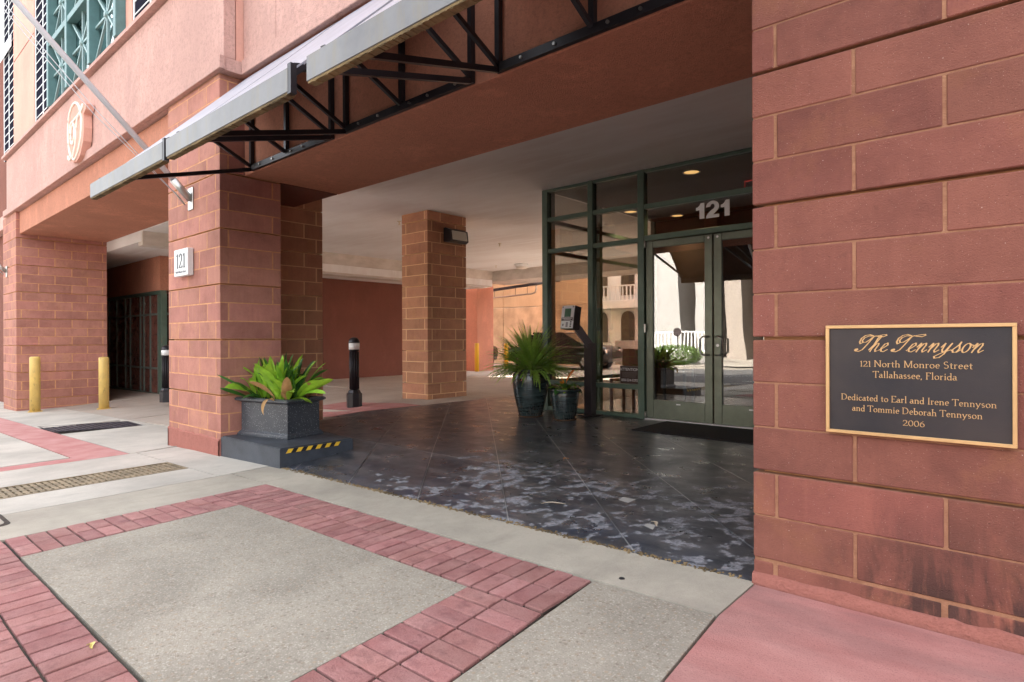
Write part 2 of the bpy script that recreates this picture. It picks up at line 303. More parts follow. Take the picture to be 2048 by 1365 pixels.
def tube(bm, pts, r, n=8, cap=True):
    pts = [Vector(p) for p in pts]; rings = []
    rs = r if isinstance(r, (list, tuple)) else [r] * len(pts)
    for i, p in enumerate(pts):
        d = (pts[min(i + 1, len(pts) - 1)] - pts[max(i - 1, 0)]).normalized(); up = Vector((0, 0, 1)) if abs(d.z) < .95 else Vector((0, 1, 0))
        s = d.cross(up).normalized(); u = s.cross(d)
        rings.append([bm.verts.new(p + rs[i] * (math.cos(2 * math.pi * k / n) * s + math.sin(2 * math.pi * k / n) * u)) for k in range(n)])
    for a, b in zip(rings, rings[1:]):
        for k in range(n): bm.faces.new((a[k], b[k], b[(k + 1) % n], a[(k + 1) % n])).smooth = True
    if cap: bm.faces.new(rings[0]); bm.faces.new(rings[-1][::-1])
def lathe(bm, cx, cy, prof, n=28, smooth=True):
    rings = [[bm.verts.new((cx + r * math.cos(2 * math.pi * k / n), cy + r * math.sin(2 * math.pi * k / n), z)) for k in range(n)] for r, z in prof]
    for a, b in zip(rings, rings[1:]):
        for k in range(n): bm.faces.new((a[k], a[(k + 1) % n], b[(k + 1) % n], b[k])).smooth = smooth
    bm.faces.new(rings[0][::-1]); bm.faces.new(rings[-1])
def prism(bm, pts, d):
    """closed polygon pts (3d list, planar) extruded by vector d"""
    d = Vector(d); a = [bm.verts.new(p) for p in pts]; b = [bm.verts.new(Vector(p) + d) for p in pts]; n = len(pts)
    fs = [bm.faces.new(a), bm.faces.new(b[::-1])]
    for i in range(n): fs.append(bm.faces.new((a[i], b[i], b[(i + 1) % n], a[(i + 1) % n])))
    bmesh.ops.recalc_face_normals(bm, faces=fs)
BASE = {}
def obj(name, bm, mat, parent=None, kind=None, label=None, cat=None, group=None):
    if callable(bm):
        f = bm; bm = bmesh.new(); f(bm)
    base = Vector((0, 0, 0))
    if parent is not None:
        base = BASE[parent.name]
    me = bpy.data.meshes.new(name); 
    if base.length: bmesh.ops.translate(bm, verts=bm.verts, vec=-base)
    bm.to_mesh(me); bm.free()
    for mm in (mat if isinstance(mat, (list, tuple)) else [mat]): me.materials.append(mm)
    o = bpy.data.objects.new(name, me); COL.objects.link(o)
    if parent is not None: o.parent = parent
    BASE[o.name] = base
    if kind: o['kind'] = kind
    if label: o['label'] = label
    if cat: o['category'] = cat
    if group: o['group'] = group
    return o
def thing(name, label, cat, base, group=None):
    o = bpy.data.objects.new(name, None); COL.objects.link(o); o.location = base; BASE[o.name] = Vector(base)
    o.empty_display_size = .1; o['label'] = label; o['category'] = cat
    if group: o['group'] = group
    return o
def dup(root, offset, label):
    r = root.copy(); COL.objects.link(r); r.location = root.location + Vector(offset); r['label'] = label; BASE[r.name] = BASE[root.name]
    for ch in list(root.children):
        c = ch.copy(); COL.objects.link(c); c.parent = r
        for g in ch.children:
            d = g.copy(); COL.objects.link(d); d.parent = c
    return r
def ob(name, x0, x1, y0, y1, z0, z1, mat, parent=None, b=0, **k):
    bm = bmesh.new(); box(bm, x0, x1, y0, y1, z0, z1, b); return obj(name, bm, mat, parent, **k)

# ------------------------------------------------------------------ ground height
def gz(x, y):
    X = max(min(x, -1.03), -26)
    base = .026 * (X + 1.03) if X > -8.3 else .026 * -7.27 + .031 * (X + 8.3)
    if y <= 2.86: return base + .012 * (max(y, -2.5) - 2.86)
    f = min(1, max(0, (-7.5 - X) / 1.9)); lr = 1.25 + f * (6.0 - 1.25)
    t = min(1, (y - 2.86) / lr); inner = -.1 * min(1, max(0, (-9.5 - X) / 4.5)); t = t * t * (3 - 2 * t) if f > .5 else t
    return base * (1 - t) + inner * t
def clip(poly, n, c):
    out = []
    for i in range(len(poly)):
        a, b = poly[i], poly[(i + 1) % len(poly)]; da = a[0] * n[0] + a[1] * n[1] - c; db = b[0] * n[0] + b[1] * n[1] - c
        if da >= 0: out.append(a)
        if (da >= 0) != (db >= 0):
            t = da / (da - db); out.append((a[0] + t * (b[0] - a[0]), a[1] + t * (b[1] - a[1])))
    return out
def patch(name, poly, mat, dz=0.0, step=.5, thick=.05, parent=None, zf=gz, **k):
    """ground sheet over a convex polygon, following the ground, with skirt"""
    bm = bmesh.new(); xs = [p[0] for p in poly]; ys = [p[1] for p in poly]
    cuts_x = [min(xs)] + [v for v in frange(min(xs), max(xs), step)] + [max(xs)]; cuts_y = [min(ys)] + [v for v in frange(min(ys), max(ys), step)] + [max(ys)]
    for xa, xb in zip(cuts_x, cuts_x[1:]):
        p1 = clip(clip(poly, (1, 0), xa), (-1, 0), -xb)
        if len(p1) < 3: continue
        for ya, yb in zip(cuts_y, cuts_y[1:]):
            p = clip(clip(p1, (0, 1), ya), (0, -1), -yb)
            q = []
            for v in p:
                if not q or (abs(v[0] - q[-1][0]) + abs(v[1] - q[-1][1]) > 1e-5): q.append(v)
            if len(q) > 2 and abs(q[0][0] - q[-1][0]) + abs(q[0][1] - q[-1][1]) < 1e-5: q.pop()
            if len(q) < 3: continue
            ar = sum(q[i][0] * q[(i + 1) % len(q)][1] - q[(i + 1) % len(q)][0] * q[i][1] for i in range(len(q)))
            if abs(ar) < 1e-7: continue
            if ar < 0: q.reverse()
            bm.faces.new([bm.verts.new((v[0], v[1], zf(*v) + dz)) for v in q])
    bmesh.ops.remove_doubles(bm, verts=bm.verts, dist=1e-5)
    n = len(poly)
    if thick:
        for i in range(n):
            a, b = poly[i], poly[(i + 1) % n]
            vs = [bm.verts.new(p) for p in ((a[0], a[1], zf(*a) + dz), (b[0], b[1], zf(*b) + dz), (b[0], b[1], zf(*b) + dz - thick), (a[0], a[1], zf(*a) + dz - thick))]
            bm.faces.new(vs)
    return obj(name, bm, mat, parent, **k)
def frange(a, b, s):
    v = math.floor(a / s) * s + s
    while v < b - 1e-4:
        if v > a + 1e-4: yield v
        v += s
def rect(x0, x1, y0, y1): return [(x0, y0), (x1, y0), (x1, y1), (x0, y1)]

# ================================================================== SETTING: GROUND
patch('ground', rect(-60, 40, -60, 40), DIRT, -.9, 4, 0, kind='structure')
patch('joint_bed', rect(-26, 6, -2.3, 24), DIRT, -.03, .5, 0, kind='structure')
JG = .006
def slabs(name, x0, x1, y0, y1, mat, dz=0, g=JG, **k):
    return patch(name, rect(x0 + g, x1 - g, y0 + g, y1 - g), mat, dz, **k)
side = bpy.data.objects.new('sidewalk', None); COL.objects.link(side); side['kind'] = 'structure'; BASE['sidewalk'] = Vector((0, 0, 0))
def sw(name, poly, mat, dz=0, g=0): return patch(name, poly, mat, dz, .5, .045, side)
# concrete slabs
sw('slab', [(-5.76, 2.535), (-5.04, 2.525), (-1.03, 2.435), (-1.03, 2.865), (-2.6, 2.885), (-5.76, 2.94)], CON)
sw('slab', [(-1.632, 2.425), (-1.525, 1.40), (-1.41, .30), (-1.3, -.8), (-.955, -.8), (-.955, 1.6), (-1.035, 2.425)], AGG)
sw('slab', [(-4.545, 2.055), (-4.455, .745), (-1.94, .745), (-2.068, 2.012)], AGG)
sw('slab', [(-5.76, 2.52), (-5.765, .30), (-4.975, .30), (-4.975, 1.0), (-5.055, 2.51)], CON)
sw('slab', [(-5.85, -.8), (-4.96, -.8), (-4.96, .29), (-5.85, .29)], CON)
sw('slab', rect(-8.0, -6.995, -2.3, 2.40), CON_W); sw('slab', rect(-6.43, -5.775, -2.3, 2.40), CON_W); sw('slab', rect(-8.0, -5.775, 2.412, 3.0), CON_W)
sw('slab', rect(-4.96, -1.3, -2.3, -.81), AGG); sw('slab', rect(-1.29, 6, -2.3, -.81), AGG)
sw('slab', [(-8.0, 3.01), (-5.775, 3.01), (-5.775, 3.3), (-8.0, 3.3)], CON)
# pink painted strip along the right wall
sw('painted_slab', [(-.94, -.8), (6, -.8), (6, 2.835), (-1.02, 2.835), (-1.022, 2.44), (-.945, 1.6)], PINK)
# driveway slabs
for i, (a, b) in enumerate(((-8.0, -11.0), (-11.0, -14.5), (-14.5, -18), (-18, -24), (-24, -30))):
    for c, d in ((-2.3, -.6), (-.6, 1.84)): sw('slab', rect(b + .006, a - (.35 if i == 0 and c > -1 else .006), c + .006, d - .006), CON_W)
for a, b in ((-8.01, -11.15), (-12.55, -17.0), (-17.01, -24)): sw('slab', rect(b + .004, a, 2.345, 3.6), CON_W)
sw('painted_band', rect(-17, -8.3, 1.85, 2.335), REDB); sw('painted_band', [(-8.34, -.59), (-8.01, -.59), (-8.01, 2.335), (-8.29, 2.335)], REDB)
sw('slab', rect(-12.54, -11.16, 3.51, 3.6), CON_W)
# driveway continuing into the garage
gar = bpy.data.objects.new('garage_floor', None); COL.objects.link(gar); gar['kind'] = 'structure'; BASE['garage_floor'] = Vector((0, 0, 0))
for a, b in ((-8.0, -12.5), (-12.5, -17.3), (-17.3, -22)):
    for c, d in ((3.61, 5.6), (5.61, 8.6), (8.61, 12.2), (12.21, 24)): patch('slab', rect(b + .005, a if a > -8.1 else a - .005, c, d), CON_G, .0, .5, .045, gar)
patch('painted_band', rect(-10.2, -8.0, 5.0, 6.7), REDB, .006, .5, .004, gar)
patch('slab', rect(-7.99, 0, 8.9, 24), CON_G, -.002, 1, .045, gar)
# brick red paver bands (one object a paver)
pv = bpy.data.objects.new('paver_band', None); COL.objects.link(pv); pv['kind'] = 'structure'; BASE['paver_band'] = Vector((0, 0, 0))
for pq in ([(-5.05, 2.52), (-1.64, 2.43), (-1.62, 2.015), (-5.04, 2.06)], [(-2.074, 2.014), (-1.938, .733), (-1.45, .733), (-1.608, 2.014)], [(-5.04, 2.062), (-4.962, .742), (-4.456, .742), (-4.548, 2.06)], [(-4.965, .74), (-1.45, .73), (-1.405, .298), (-4.965, .292)]): patch('sand_bed', pq, DIRT, -.011, .5, .01, pv)
def paver(q):
    cx = sum(p[0] for p in q) / 4; cy = sum(p[1] for p in q) / 4; jx = random.uniform(-.0015, .0015)
    la = math.dist(q[0], q[1]); lb_ = math.dist(q[1], q[2]); UV = ((-1, -1), (1, -1), (1, 1), (-1, 1))
    def sh(k, g):
        u, v = UV[k][0] * (1 - 2 * g / la), UV[k][1] * (1 - 2 * g / lb_)
        wts = [(1 + a * u) * (1 + b * v) / 4 for a, b in UV]
        return (sum(w_ * p[0] for w_, p in zip(wts, q)) + jx, sum(w_ * p[1] for w_, p in zip(wts, q)) + jx)
    dz = random.uniform(.0, .004); tx = random.uniform(-.01, .01); bm = bmesh.new()
    o = [bm.verts.new((*sh(k, .006), gz(*p) + dz - .0028)) for k, p in enumerate(q)]; i = [bm.verts.new((*sh(k, .0082), gz(*p) + dz + tx * (p[0] - cx))) for k, p in enumerate(q)]
    d = [bm.verts.new((*sh(k, .006), gz(*p) - .03)) for k, p in enumerate(q)]
    bm.faces.new(i)
    for k in range(4): bm.faces.new((o[k], o[(k + 1) % 4], i[(k + 1) % 4], i[k])); bm.faces.new((d[k], d[(k + 1) % 4], o[(k + 1) % 4], o[k]))
    bmesh.ops.recalc_face_normals(bm, faces=bm.faces)
    if i[0].normal.z < 0: bmesh.ops.reverse_faces(bm, faces=bm.faces)
    obj('paver', bm, PAV, pv)
def band(A, B, C, D, nu, nv, skip=None):
    """A-B one long edge, D-C the other"""
    def P(u, v): return tuple((A[i] * (1 - u) + B[i] * u) * (1 - v) + (D[i] * (1 - u) + C[i] * u) * v for i in (0, 1))
    for a in range(nu):
        for b in range(nv):
            paver([P(a / nu, b / nv), P((a + 1) / nu, b / nv), P((a + 1) / nu, (b + 1) / nv), P(a / nu, (b + 1) / nv)])
band((-5.05, 2.515), (-1.64, 2.428), (-1.62, 2.018), (-5.04, 2.065), 31, 2)
band((-2.072, 2.012), (-1.94, .735), (-1.455, .735), (-1.61, 2.01), 12, 2)
band((-5.04, 2.06), (-4.965, .745), (-4.458, .742), (-4.55, 2.058), 12, 2)
band((-4.96, .738), (-1.455, .728), (-1.41, .30), (-4.96, .295), 30, 2)
# street, kerb, far sidewalk
def rz(x, y): return gz(x, -2.4) - .15
patch('road', rect(-60, 40, -16.5, -2.45), ASPH, 0, 4, 0, zf=rz, kind='structure')
patch('kerb', rect(-60, 20, -2.44, -2.31), CON, .0, 2, .2, kind='structure')
CON_F = concrete('far_concrete', (.30, .27, .235), 0, .3)
def fz(x, y): return gz(x, -2.4) + .02 * max(0, -16.6 - y)
patch('far_sidewalk', rect(-60, 40, -40, -16.6), CON_F, 0, 4, .25, zf=fz, kind='structure')
for y in (-5.9, -9.4, -12.9):
    if y == -9.4: patch('road_marking', rect(-60, 30, y, y + .12), LINE, .006, 4, 0, zf=rz, kind='structure')
    else:
        for i in range(9): patch('road_marking', rect(-40 + i * 8, -37 + i * 8, y, y + .12), LINE, .006, 4, 0, zf=rz, kind='structure')

# dark stamped entry slab: panels scored on the diagonal
es = bpy.data.objects.new('entry_slab', None); COL.objects.link(es); es['kind'] = 'structure'; BASE['entry_slab'] = Vector((0, 0, 0))
patch('joint_bed', [(-8.0, 3.28), (-5.775, 3.28), (-5.765, 2.955), (-2.6, 2.90), (-1.02, 2.88), (-1.02, 8.9), (-8.0, 8.9)], JOINT, -.0016, .5, 0, es)
outer = [(-7.99, 3.31), (-5.77, 3.31), (-5.765, 2.965), (-4.4, 2.935), (-2.6, 2.905), (-1.025, 2.875), (-1.025, 8.88), (-7.99, 8.88)]
s2 = math.sqrt(.5)
for k in range(-6, 12):
    c0_ = (.30 + .91 * k) * s2 + .004; c1_ = (.30 + .91 * (k + 1)) * s2 - .004
    for ya, yb in ((2.0, 4.017), (4.023, 8.9)):
        # outer outline is slightly concave at the front left: clip its two convex halves
        for half in ([p for p in outer[2:7]] + [(-5.765, 8.88)], [(-7.99, 3.31), (-5.769, 3.31), (-5.769, 8.88), (-7.99, 8.88)]):
            p = clip(clip(clip(clip(half, (s2, s2), c0_), (-s2, -s2), -c1_), (0, 1), ya), (0, -1), -yb)
            if len(p) < 3: continue
            ar = abs(sum(p[i][0] * p[(i + 1) % len(p)][1] - p[(i + 1) % len(p)][0] * p[i][1] for i in range(len(p))) / 2)
            if ar > .01: patch('panel', p, SLATE, 0, .4, .02, es)
# gritty ragged edge between sidewalk and the dark slab
bm = bmesh.new()
for i in range(900):
    x = random.uniform(-5.75, -1.1); y = 2.935 - (x + 5.75) * .0135 + random.gauss(0, .013); r = random.uniform(.002, .006); z = gz(x, y)
    box(bm, x - r, x + r, y - r, y + r, z, z + r * 1.2, 0)
obj('joint_grit', bm, plain('grit_tan', (.20, .14, .07), .95, 0, .5), kind='stuff', label='tan grit and moss along the front edge of the dark entry slab')

# ================================================================== MASONRY PIERS
H = .204
def block_row(segs): return segs
def pier(name, label, x0, x1, y0, y1, zb, zt, zref, fx, sy, mat, gap_v=.014, zone=3, cat='pier', group=None, side='right', back=True, proud=.0005):
    """fx[parity] joint Xs on the front face, sy[parity] joint Ys on the right face."""
    t = thing(name, label, cat, ((x0 + x1) / 2, (y0 + y1) / 2, zb), group)
    k0 = math.floor((zb - zref) / H) ; k = k0
    hg = .0045
    # mortar core, cut back deep at every third (open) joint
    bm = bmesh.new(); box(bm, x0 + .05, x1 - .05, y0 + .05, y1 - .05, zb, zt - .01)
    kk = k0 - k0 % 3
    while zref + kk * H < zt:
        a = max(zb, zref + kk * H + .007); b = min(zt - .004, zref + (kk + 3) * H - .007)
        if b > a: box(bm, x0 + .0022, x1 - .0022, y0 + .0022, y1 - .0022, a, b)
        kk += 3
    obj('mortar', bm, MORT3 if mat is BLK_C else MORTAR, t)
    while zref + k * H < zt - .03:
        za = zref + k * H; zb_ = min(za + H, zt); z0 = max(za, zb); lo = hg + (.0045 if k % 3 == 0 else 0); hi = hg + (.0045 if (k + 1) % 3 == 0 else 0)
        z0 += lo; z1 = zb_ - hi; k += 1
        if z1 - z0 < .03: continue
        p = (k - 1) % 2; F = sorted([v for v in fx[p] if x0 < v < x1]); S = sorted([v for v in sy[p] if y0 < v < y1])
        g = gap_v / 2; jit = lambda: random.uniform(0, .0012)
        fr = [x0] + F + [x1]; sd_ = [y0] + S + [y1]
        n = len(fr) - 1
        for i in range(n):
            a = fr[i] + (g if i else 0); b = fr[i + 1] - (g if i < n - 1 else 0); dd = .12
            corner_r = i == n - 1; corner_l = i == 0; j = jit()
            dep = (S[0] - g - y0) if (corner_r and S) else (y1 - y0 if corner_r else dd)
            ob('block', a, b, y0 + j, y0 + dep, z0, z1, mat, t, .004)
        m_ = len(sd_) - 1
        for i in range(1, m_):
            a = sd_[i] + g; b = sd_[i + 1] - (g if i < m_ - 1 else 0); j = jit()
            ob('block', x1 - .12, x1 - j, a, b, z0, z1, mat, t, .004)
    return t
P1 = pier('masonry_pier', 'tall red block pier between the two bays, with the white 121 sign and a flagpole', -8.29, -6.79, 2.86, 3.565, -.45, 4.05, .522,
     [[-7.673, -7.128], [-8.199, -7.987, -7.342, -6.903]], [[2.953], [3.462]], BLK, .014, group='red block piers')
P2 = pier('masonry_pier', 'broad red block pier at the far left behind two yellow bollards', -19.0, -17.5, 2.86, 4.63, -.85, 4.05, .396,
     [[-18.3, -17.83], [-18.65, -18.05, -17.6]], [[2.953, 3.58, 4.22], [3.27, 3.91, 4.54]], BLK, .018, group='red block piers')
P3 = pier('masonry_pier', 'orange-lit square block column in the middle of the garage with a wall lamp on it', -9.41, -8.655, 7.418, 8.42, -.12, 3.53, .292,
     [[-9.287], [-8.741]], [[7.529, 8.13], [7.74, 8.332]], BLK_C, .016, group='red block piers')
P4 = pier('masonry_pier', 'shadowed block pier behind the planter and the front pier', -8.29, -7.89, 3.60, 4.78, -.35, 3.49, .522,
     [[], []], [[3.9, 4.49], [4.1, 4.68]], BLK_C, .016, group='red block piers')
# plaster footings of the piers
def footing(x0, x1, y0, y1, z1, parent, ragged=.02):
    bm = bmesh.new(); n = 26; top = []
    for i in range(n + 1): top.append(z1 + random.uniform(-ragged, ragged) * .6)
    xs = [x0 + (x1 - x0) * i / n for i in range(n + 1)]
    for i in range(n):
        vs = [bm.verts.new(p) for p in ((xs[i], y0, -.9), (xs[i + 1], y0, -.9), (xs[i + 1], y0, top[i + 1] - .012), (xs[i], y0, top[i] - .012), (xs[i + 1], y0 + .012, top[i + 1]), (xs[i], y0 + .012, top[i]), (xs[i + 1], y0 + .06, top[i + 1]), (xs[i], y0 + .06, top[i]))]
        bm.faces.new((vs[0], vs[1], vs[2], vs[3])); bm.faces.new((vs[3], vs[2], vs[4], vs[5])); bm.faces.new((vs[5], vs[4], vs[6], vs[7]))
    box(bm, x1 - .03, x1, y0, y1, -.9, z1 - .02); box(bm, x0, x0 + .03, y0, y1, -.9, z1 - .02)
    bmesh.ops.remove_doubles(bm, verts=bm.verts, dist=1e-5)
    return obj('plaster_footing', bm, PLASTER, parent)
footing(-8.296, -6.785, 2.845, 3.3, .045, P1)
# right wall
RW = thing('block_wall', 'near red block wall at the right with the bronze plaque on it', 'wall', (-1.035, 2.86, 0))
k = -2; x1w = 3.6
ob('mortar', -1.0, x1w, 2.91, 3.4, -.2, 4.05, MORTAR, RW)
bm = bmesh.new()
for kk in range(-3, 18, 3):
    a = max(-.1, .522 + kk * H + .008); b = min(4.05, .522 + (kk + 3) * H - .008); box(bm, -1.035 + .005, x1w, 2.8655, 3.3, a, b)
obj('mortar', bm, MORT2, RW)
while .522 + k * H < 4.0:
    z0 = .522 + k * H; z1 = z0 + H; dark0 = k % 3 == 0; dark1 = (k + 1) % 3 == 0
    if k == -2: dark0 = True
    z0 += .0032 + (.005 if dark0 else 0); z1 -= .0032 + (.005 if dark1 or k == -3 else 0)
    off = -.931 if k % 2 else -.614 - .63; g = .0068; a = -1.035; x = off if off > -1.035 else off + .63
    while a < x1w:
        b = min(x, x1w); j = random.uniform(0, .0015)
        ob('block', a + (g if a > -1.03 else 0), b - g, 2.86 + j, 3.3 if a < -1.03 else 3.05, z0, z1, BLK_R, RW, .0045)
        a = x; x += .63
    k += 1
# cut course and rough footing at its base
for a, b in ((-1.035, -.945), (-.93, -.315), (-.298, .02), (.035, .66), (.675, 1.3), (1.31, 3.6)):
    ob('block', a, b, 2.862, 3.05, .045, .109, BLK_R, RW, .006)
bm = bmesh.new(); n = 110; P = []
for i in range(n + 1):
    x = -1.037 + (3.6 + 1.037) * i / n; t_ = .052 + .005 * math.sin(i * .9) * random.random() + .004 * math.sin(i * .23) + (.016 if -.28 < x < .3 else 0) * random.random()
    P.append([(x, 2.846 - .004 * random.random(), -.06), (x, 2.842 + .004 * random.random(), .012 + .004 * random.random()), (x, 2.846 + .004 * random.random(), t_ * .6), (x, 2.852, t_ - .006), (x, 2.866, t_), (x, 2.9, t_)])
V = [[bm.verts.new(p) for p in c] for c in P]
for a, b in zip(V, V[1:]):
    for j in range(5): bm.faces.new((a[j], b[j], b[j + 1], a[j + 1]))
obj('plaster_footing', bm, PLASTER, RW)
ob('return_wall', -1.02, -.7, 3.41, 8.9, -.1, 3.6, ST_RED, RW)

# ================================================================== BUILDING ABOVE
BL = thing('apartment_building', 'pink stucco building with green lattice window and louvres over the garage bays', 'building', (-8, 10, 3))
ob('upper_wall', -19.2, -6.69, 3.0, 16.2, 4.07, 13, ST_UP, BL)
ob('upper_wall', -6.685, 10, 3.10, 16.2, 4.07, 13, ST_UP, BL, label='set-back salmon wall above the awnings')
ob('corner_wall', -7.30, -6.68, 2.862, 2.998, 5.45, 13, ST_PALE, BL)
# spandrel with its ledge and lower cornice, scored by vertical joints
for a, b in ((-18.55, -15.775), (-15.765, -9.343), (-9.333, -6.68)): ob('spandrel_panel', a, b, 2.862, 2.99, 4.2, 5.40, ST_PALE, BL, .004)
ob('cornice', -18.62, -6.64, 2.80, 2.86, 4.05, 4.195, ST_PALE, BL, .006); ob('cornice', -18.6, -6.66, 2.862, 3.095, 4.052, 4.19, ST_PALE, BL)
bm = bmesh.new(); prism(bm, [(-18.66, 2.78, 5.42), (-18.66, 2.995, 5.42), (-18.66, 2.995, 5.56), (-18.66, 2.79, 5.49)], (11.3, 0, 0)); obj('window_ledge', bm, ST_PALE, BL)
ob('corner_wall', -7.36, -6.68, 2.862, 2.99, 5.40, 5.449, ST_PALE, BL)
# set-back wall: cornice and panels right of the front pier
ob('cornice', -6.639, -1.0, 3.035, 3.098, 4.045, 4.20, ST_PALE, BL, .006)
for a, b in ((-6.67, -5.95), (-5.94, -3.0), (-2.99, 1.5)): ob('wall_panel', a, b, 3.075, 3.099, 4.22, 9, ST_PALE, BL, .003)
# beams
ob('beam', -6.775, -1.04, 3.13, 4.34, 2.975, 4.04, ST_RED, BL, .006, label='deep terracotta beam over the entry bay')
ob('beam', -17.49, -8.30, 2.925, 4.62, 3.545, 4.04, ST_RED, BL, .006, label='terracotta beam over the driveway bay')
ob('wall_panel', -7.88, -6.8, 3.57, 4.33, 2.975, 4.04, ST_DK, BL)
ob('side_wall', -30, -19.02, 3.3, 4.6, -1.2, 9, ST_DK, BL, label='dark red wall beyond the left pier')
ob('cornice', -30, -18.75, 3.1, 3.29, 4.05, 4.4, ST_PALE, BL)
ob('right_wall', -.69, 10, 3.41, 15, -.2, 3.62, ST_RED, BL); ob('right_wall', -1.03, 10, 2.87, 3.09, 4.06, 9, ST_PALE, BL)
# lattice window
wx = [-14.22, -12.90, -11.53, -10.20]; zs = [5.56, 6.74, 7.92, 9.1]
fr = obj('lattice_window', lambda bm: (box(bm, wx[0], wx[3], 2.952, 2.958, zs[0], 9.6)), GLASS_U, BL)
for i in range(4): ob('mullion', wx[i] - .06, wx[i] + .06, 2.80, 2.951, zs[0], 9.6, TEAL, fr, .004)
for z in zs[1:]: ob('transom', wx[0] + .06, wx[3] - .06, 2.81, 2.949, z - .055, z + .055, TEAL, fr, .004)
for i in range(3):
    for a, b in zip(zs, zs[1:]):
        bm = bmesh.new(); xa, xb = wx[i] + .06, wx[i + 1] - .06; xm, zm = (xa + xb) / 2, (a + b) / 2; y = 2.90
        for p, q in (((xa, a + .05), (xb, b - .05)), ((xa, b - .05), (xb, a + .05)), ((xm, a + .05), (xm, b - .05)), ((xa, zm), (xb, zm))):
            bar(bm, (p[0], y, p[1]), (q[0], y, q[1]), .035, .035); y += .0015
        lathe(bm, 0, 0, [(.001, -.03), (.05, -.03), (.05, .03), (.001, .03)], 10)
        vs = list(bm.verts)[-40:]
        for v in vs: v.co = Vector((xm + v.co.x, 2.885 + v.co.z, zm + v.co.y))
        obj('lattice_star', bm, plain('teal_lattice', (.24, .36, .36), .5) if 'teal_lattice' not in MATS else MATS['teal_lattice'], fr)
def louvre(x0, x1, z0, z1, zmid=None):
    w_ = ob('louvre_window', x0, x1, 2.955, 2.985, z0, z1, plain('louvre_backing', (.022, .022, .034), .95, spec=0) if 'louvre_backing' not in MATS else MATS['louvre_backing'], BL)
    xm = (x0 + x1) / 2
    for a, b in ((x0, x0 + .045), (xm - .022, xm + .022), (x1 - .045, x1)): ob('frame', a, b, 2.942, 2.954, z0, z1, WHITE, w_)
    z = z0 + .02
    while z < z1:
        for a, b in ((x0 + .045, xm - .022), (xm + .022, x1 - .045)): ob('slat', a, b, 2.946, 2.952, z, z + .018, WHITE, w_)
        z += .19
    if zmid: ob('rail', x0 + .05, x1 - .05, 2.89, 2.904, zmid - .13, zmid + .13, WHITE, w_)
louvre(-19.38, -18.13, 5.55, 10.4, 8.15); louvre(-15.98, -14.62, 5.57, 9.2); louvre(-9.85, -8.45, 5.57, 8.2)
# stucco strips between windows
for a, b in ((-18.12, -15.99), (-14.61, -14.29), (-10.13, -9.86), (-8.44, -7.31)): ob('window_pier', a, b, 2.93, 2.998, 5.56, 12, ST_UP, BL)
ob('score_joint', -18.1, -16.0, 2.925, 2.9295, 7.6, 7.615, ST_DK, BL)

# garage ceilings
ce = bpy.data.objects.new('ceiling', None); COL.objects.link(ce); ce['kind'] = 'structure'; BASE['ceiling'] = Vector((0, 0, 0))
ob('ceiling_slab', -8.30, -1.04, 4.342, 15.9, 3.49, 3.9, CEIL, ce); ob('ceiling_slab', -15.0, -8.31, 4.63, 15.9, 3.535, 3.9, CEIL, ce)
ob('ceiling_slab', -17.45, -15.0, 7.3, 15.9, 2.97, 3.9, CEIL, ce); ob('ceiling_slab', -24, -15.0, 4.63, 7.295, 3.31, 3.9, CEIL, ce)
ob('ceiling_step', -15.25, -14.96, 4.64, 15.88, 3.22, 3.56, CREAM, ce, .006); ob('ceiling_step', -15.02, -14.985, 7.3, 15.88, 2.965, 3.0, CREAM, ce)
ob('alley_shade_slab', -30.4, -14.9, 17.31, 20.9, 4.9, 5.1, CREAM, ce); ob('ceiling_beam', -15.6, -1.0, 15.91, 17.3, 3.17, 3.9, CREAM, ce, .006, label='cream concrete beam across the rear of the garage')  # first slab is unseen, added over the alley to cut skylight
ob('ceiling_beam', -15.62, -15.26, 7.3, 15.9, 2.955, 3.4, CREAM, ce, .004)

# rear of the garage
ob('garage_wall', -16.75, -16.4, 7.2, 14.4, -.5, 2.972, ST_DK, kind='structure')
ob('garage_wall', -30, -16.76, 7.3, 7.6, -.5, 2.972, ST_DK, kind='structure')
t = thing('square_pillar', 'plain red square pillar at the rear with a yellow bollard in front', 'pillar', (-16.4, 16.6, -.1)); 
ob('shaft', -16.72, -16.08, 16.2, 17.1, -.2, 3.165, ST_RED, t, .01)
t = thing('alley_wall', 'sunlit yellow concrete wall seen through the rear of the garage', 'wall', (-18, 22, 0))
for i in range(6):
    xa = -30.4 + i * 2.6; ob('upper_panel', xa + .01, xa + 2.59, 22.0, 22.3, 2.62, 6.8, YWALL, t, .02); ob('lower_panel', xa + .01, xa + 2.59, 21.97, 22.3, -.2, 2.60, plain('rough_tan_concrete', (.44, .35, .22), .9, 0, .2, bump=1, sc=8) if 'rough_tan_concrete' not in MATS else MATS['rough_tan_concrete'], t, .02)
t = thing('ceiling_pipe', 'dark duct and thin conduit hung at the rear of the garage', 'pipe', (-15.2, 17.5, 3))
obj('duct', lambda bm: bar(bm, (-17.6, 17.5, 2.97), (-13.2, 17.5, 3.21), .12, .10), BLACK, t)
obj('conduit', lambda bm: tube(bm, [(-17.6, 17.5, 2.70), (-14.5, 17.5, 2.79), (-14.33, 17.5, 2.83), (-14.28, 17.5, 2.95), (-14.28, 17.5, 3.12)], .03), plain('grey_conduit', (.35, .30, .24), .5), t)
for x in (-16.4, -15.3, -14.7): obj('hanger', lambda bm: tube(bm, [(x, 17.5, 2.70 + .029 * (x + 17.6) + .0), (x, 17.5, 3.05 + .055 * (x + 17.0) * .5)], .008, 6), BLACK, t)

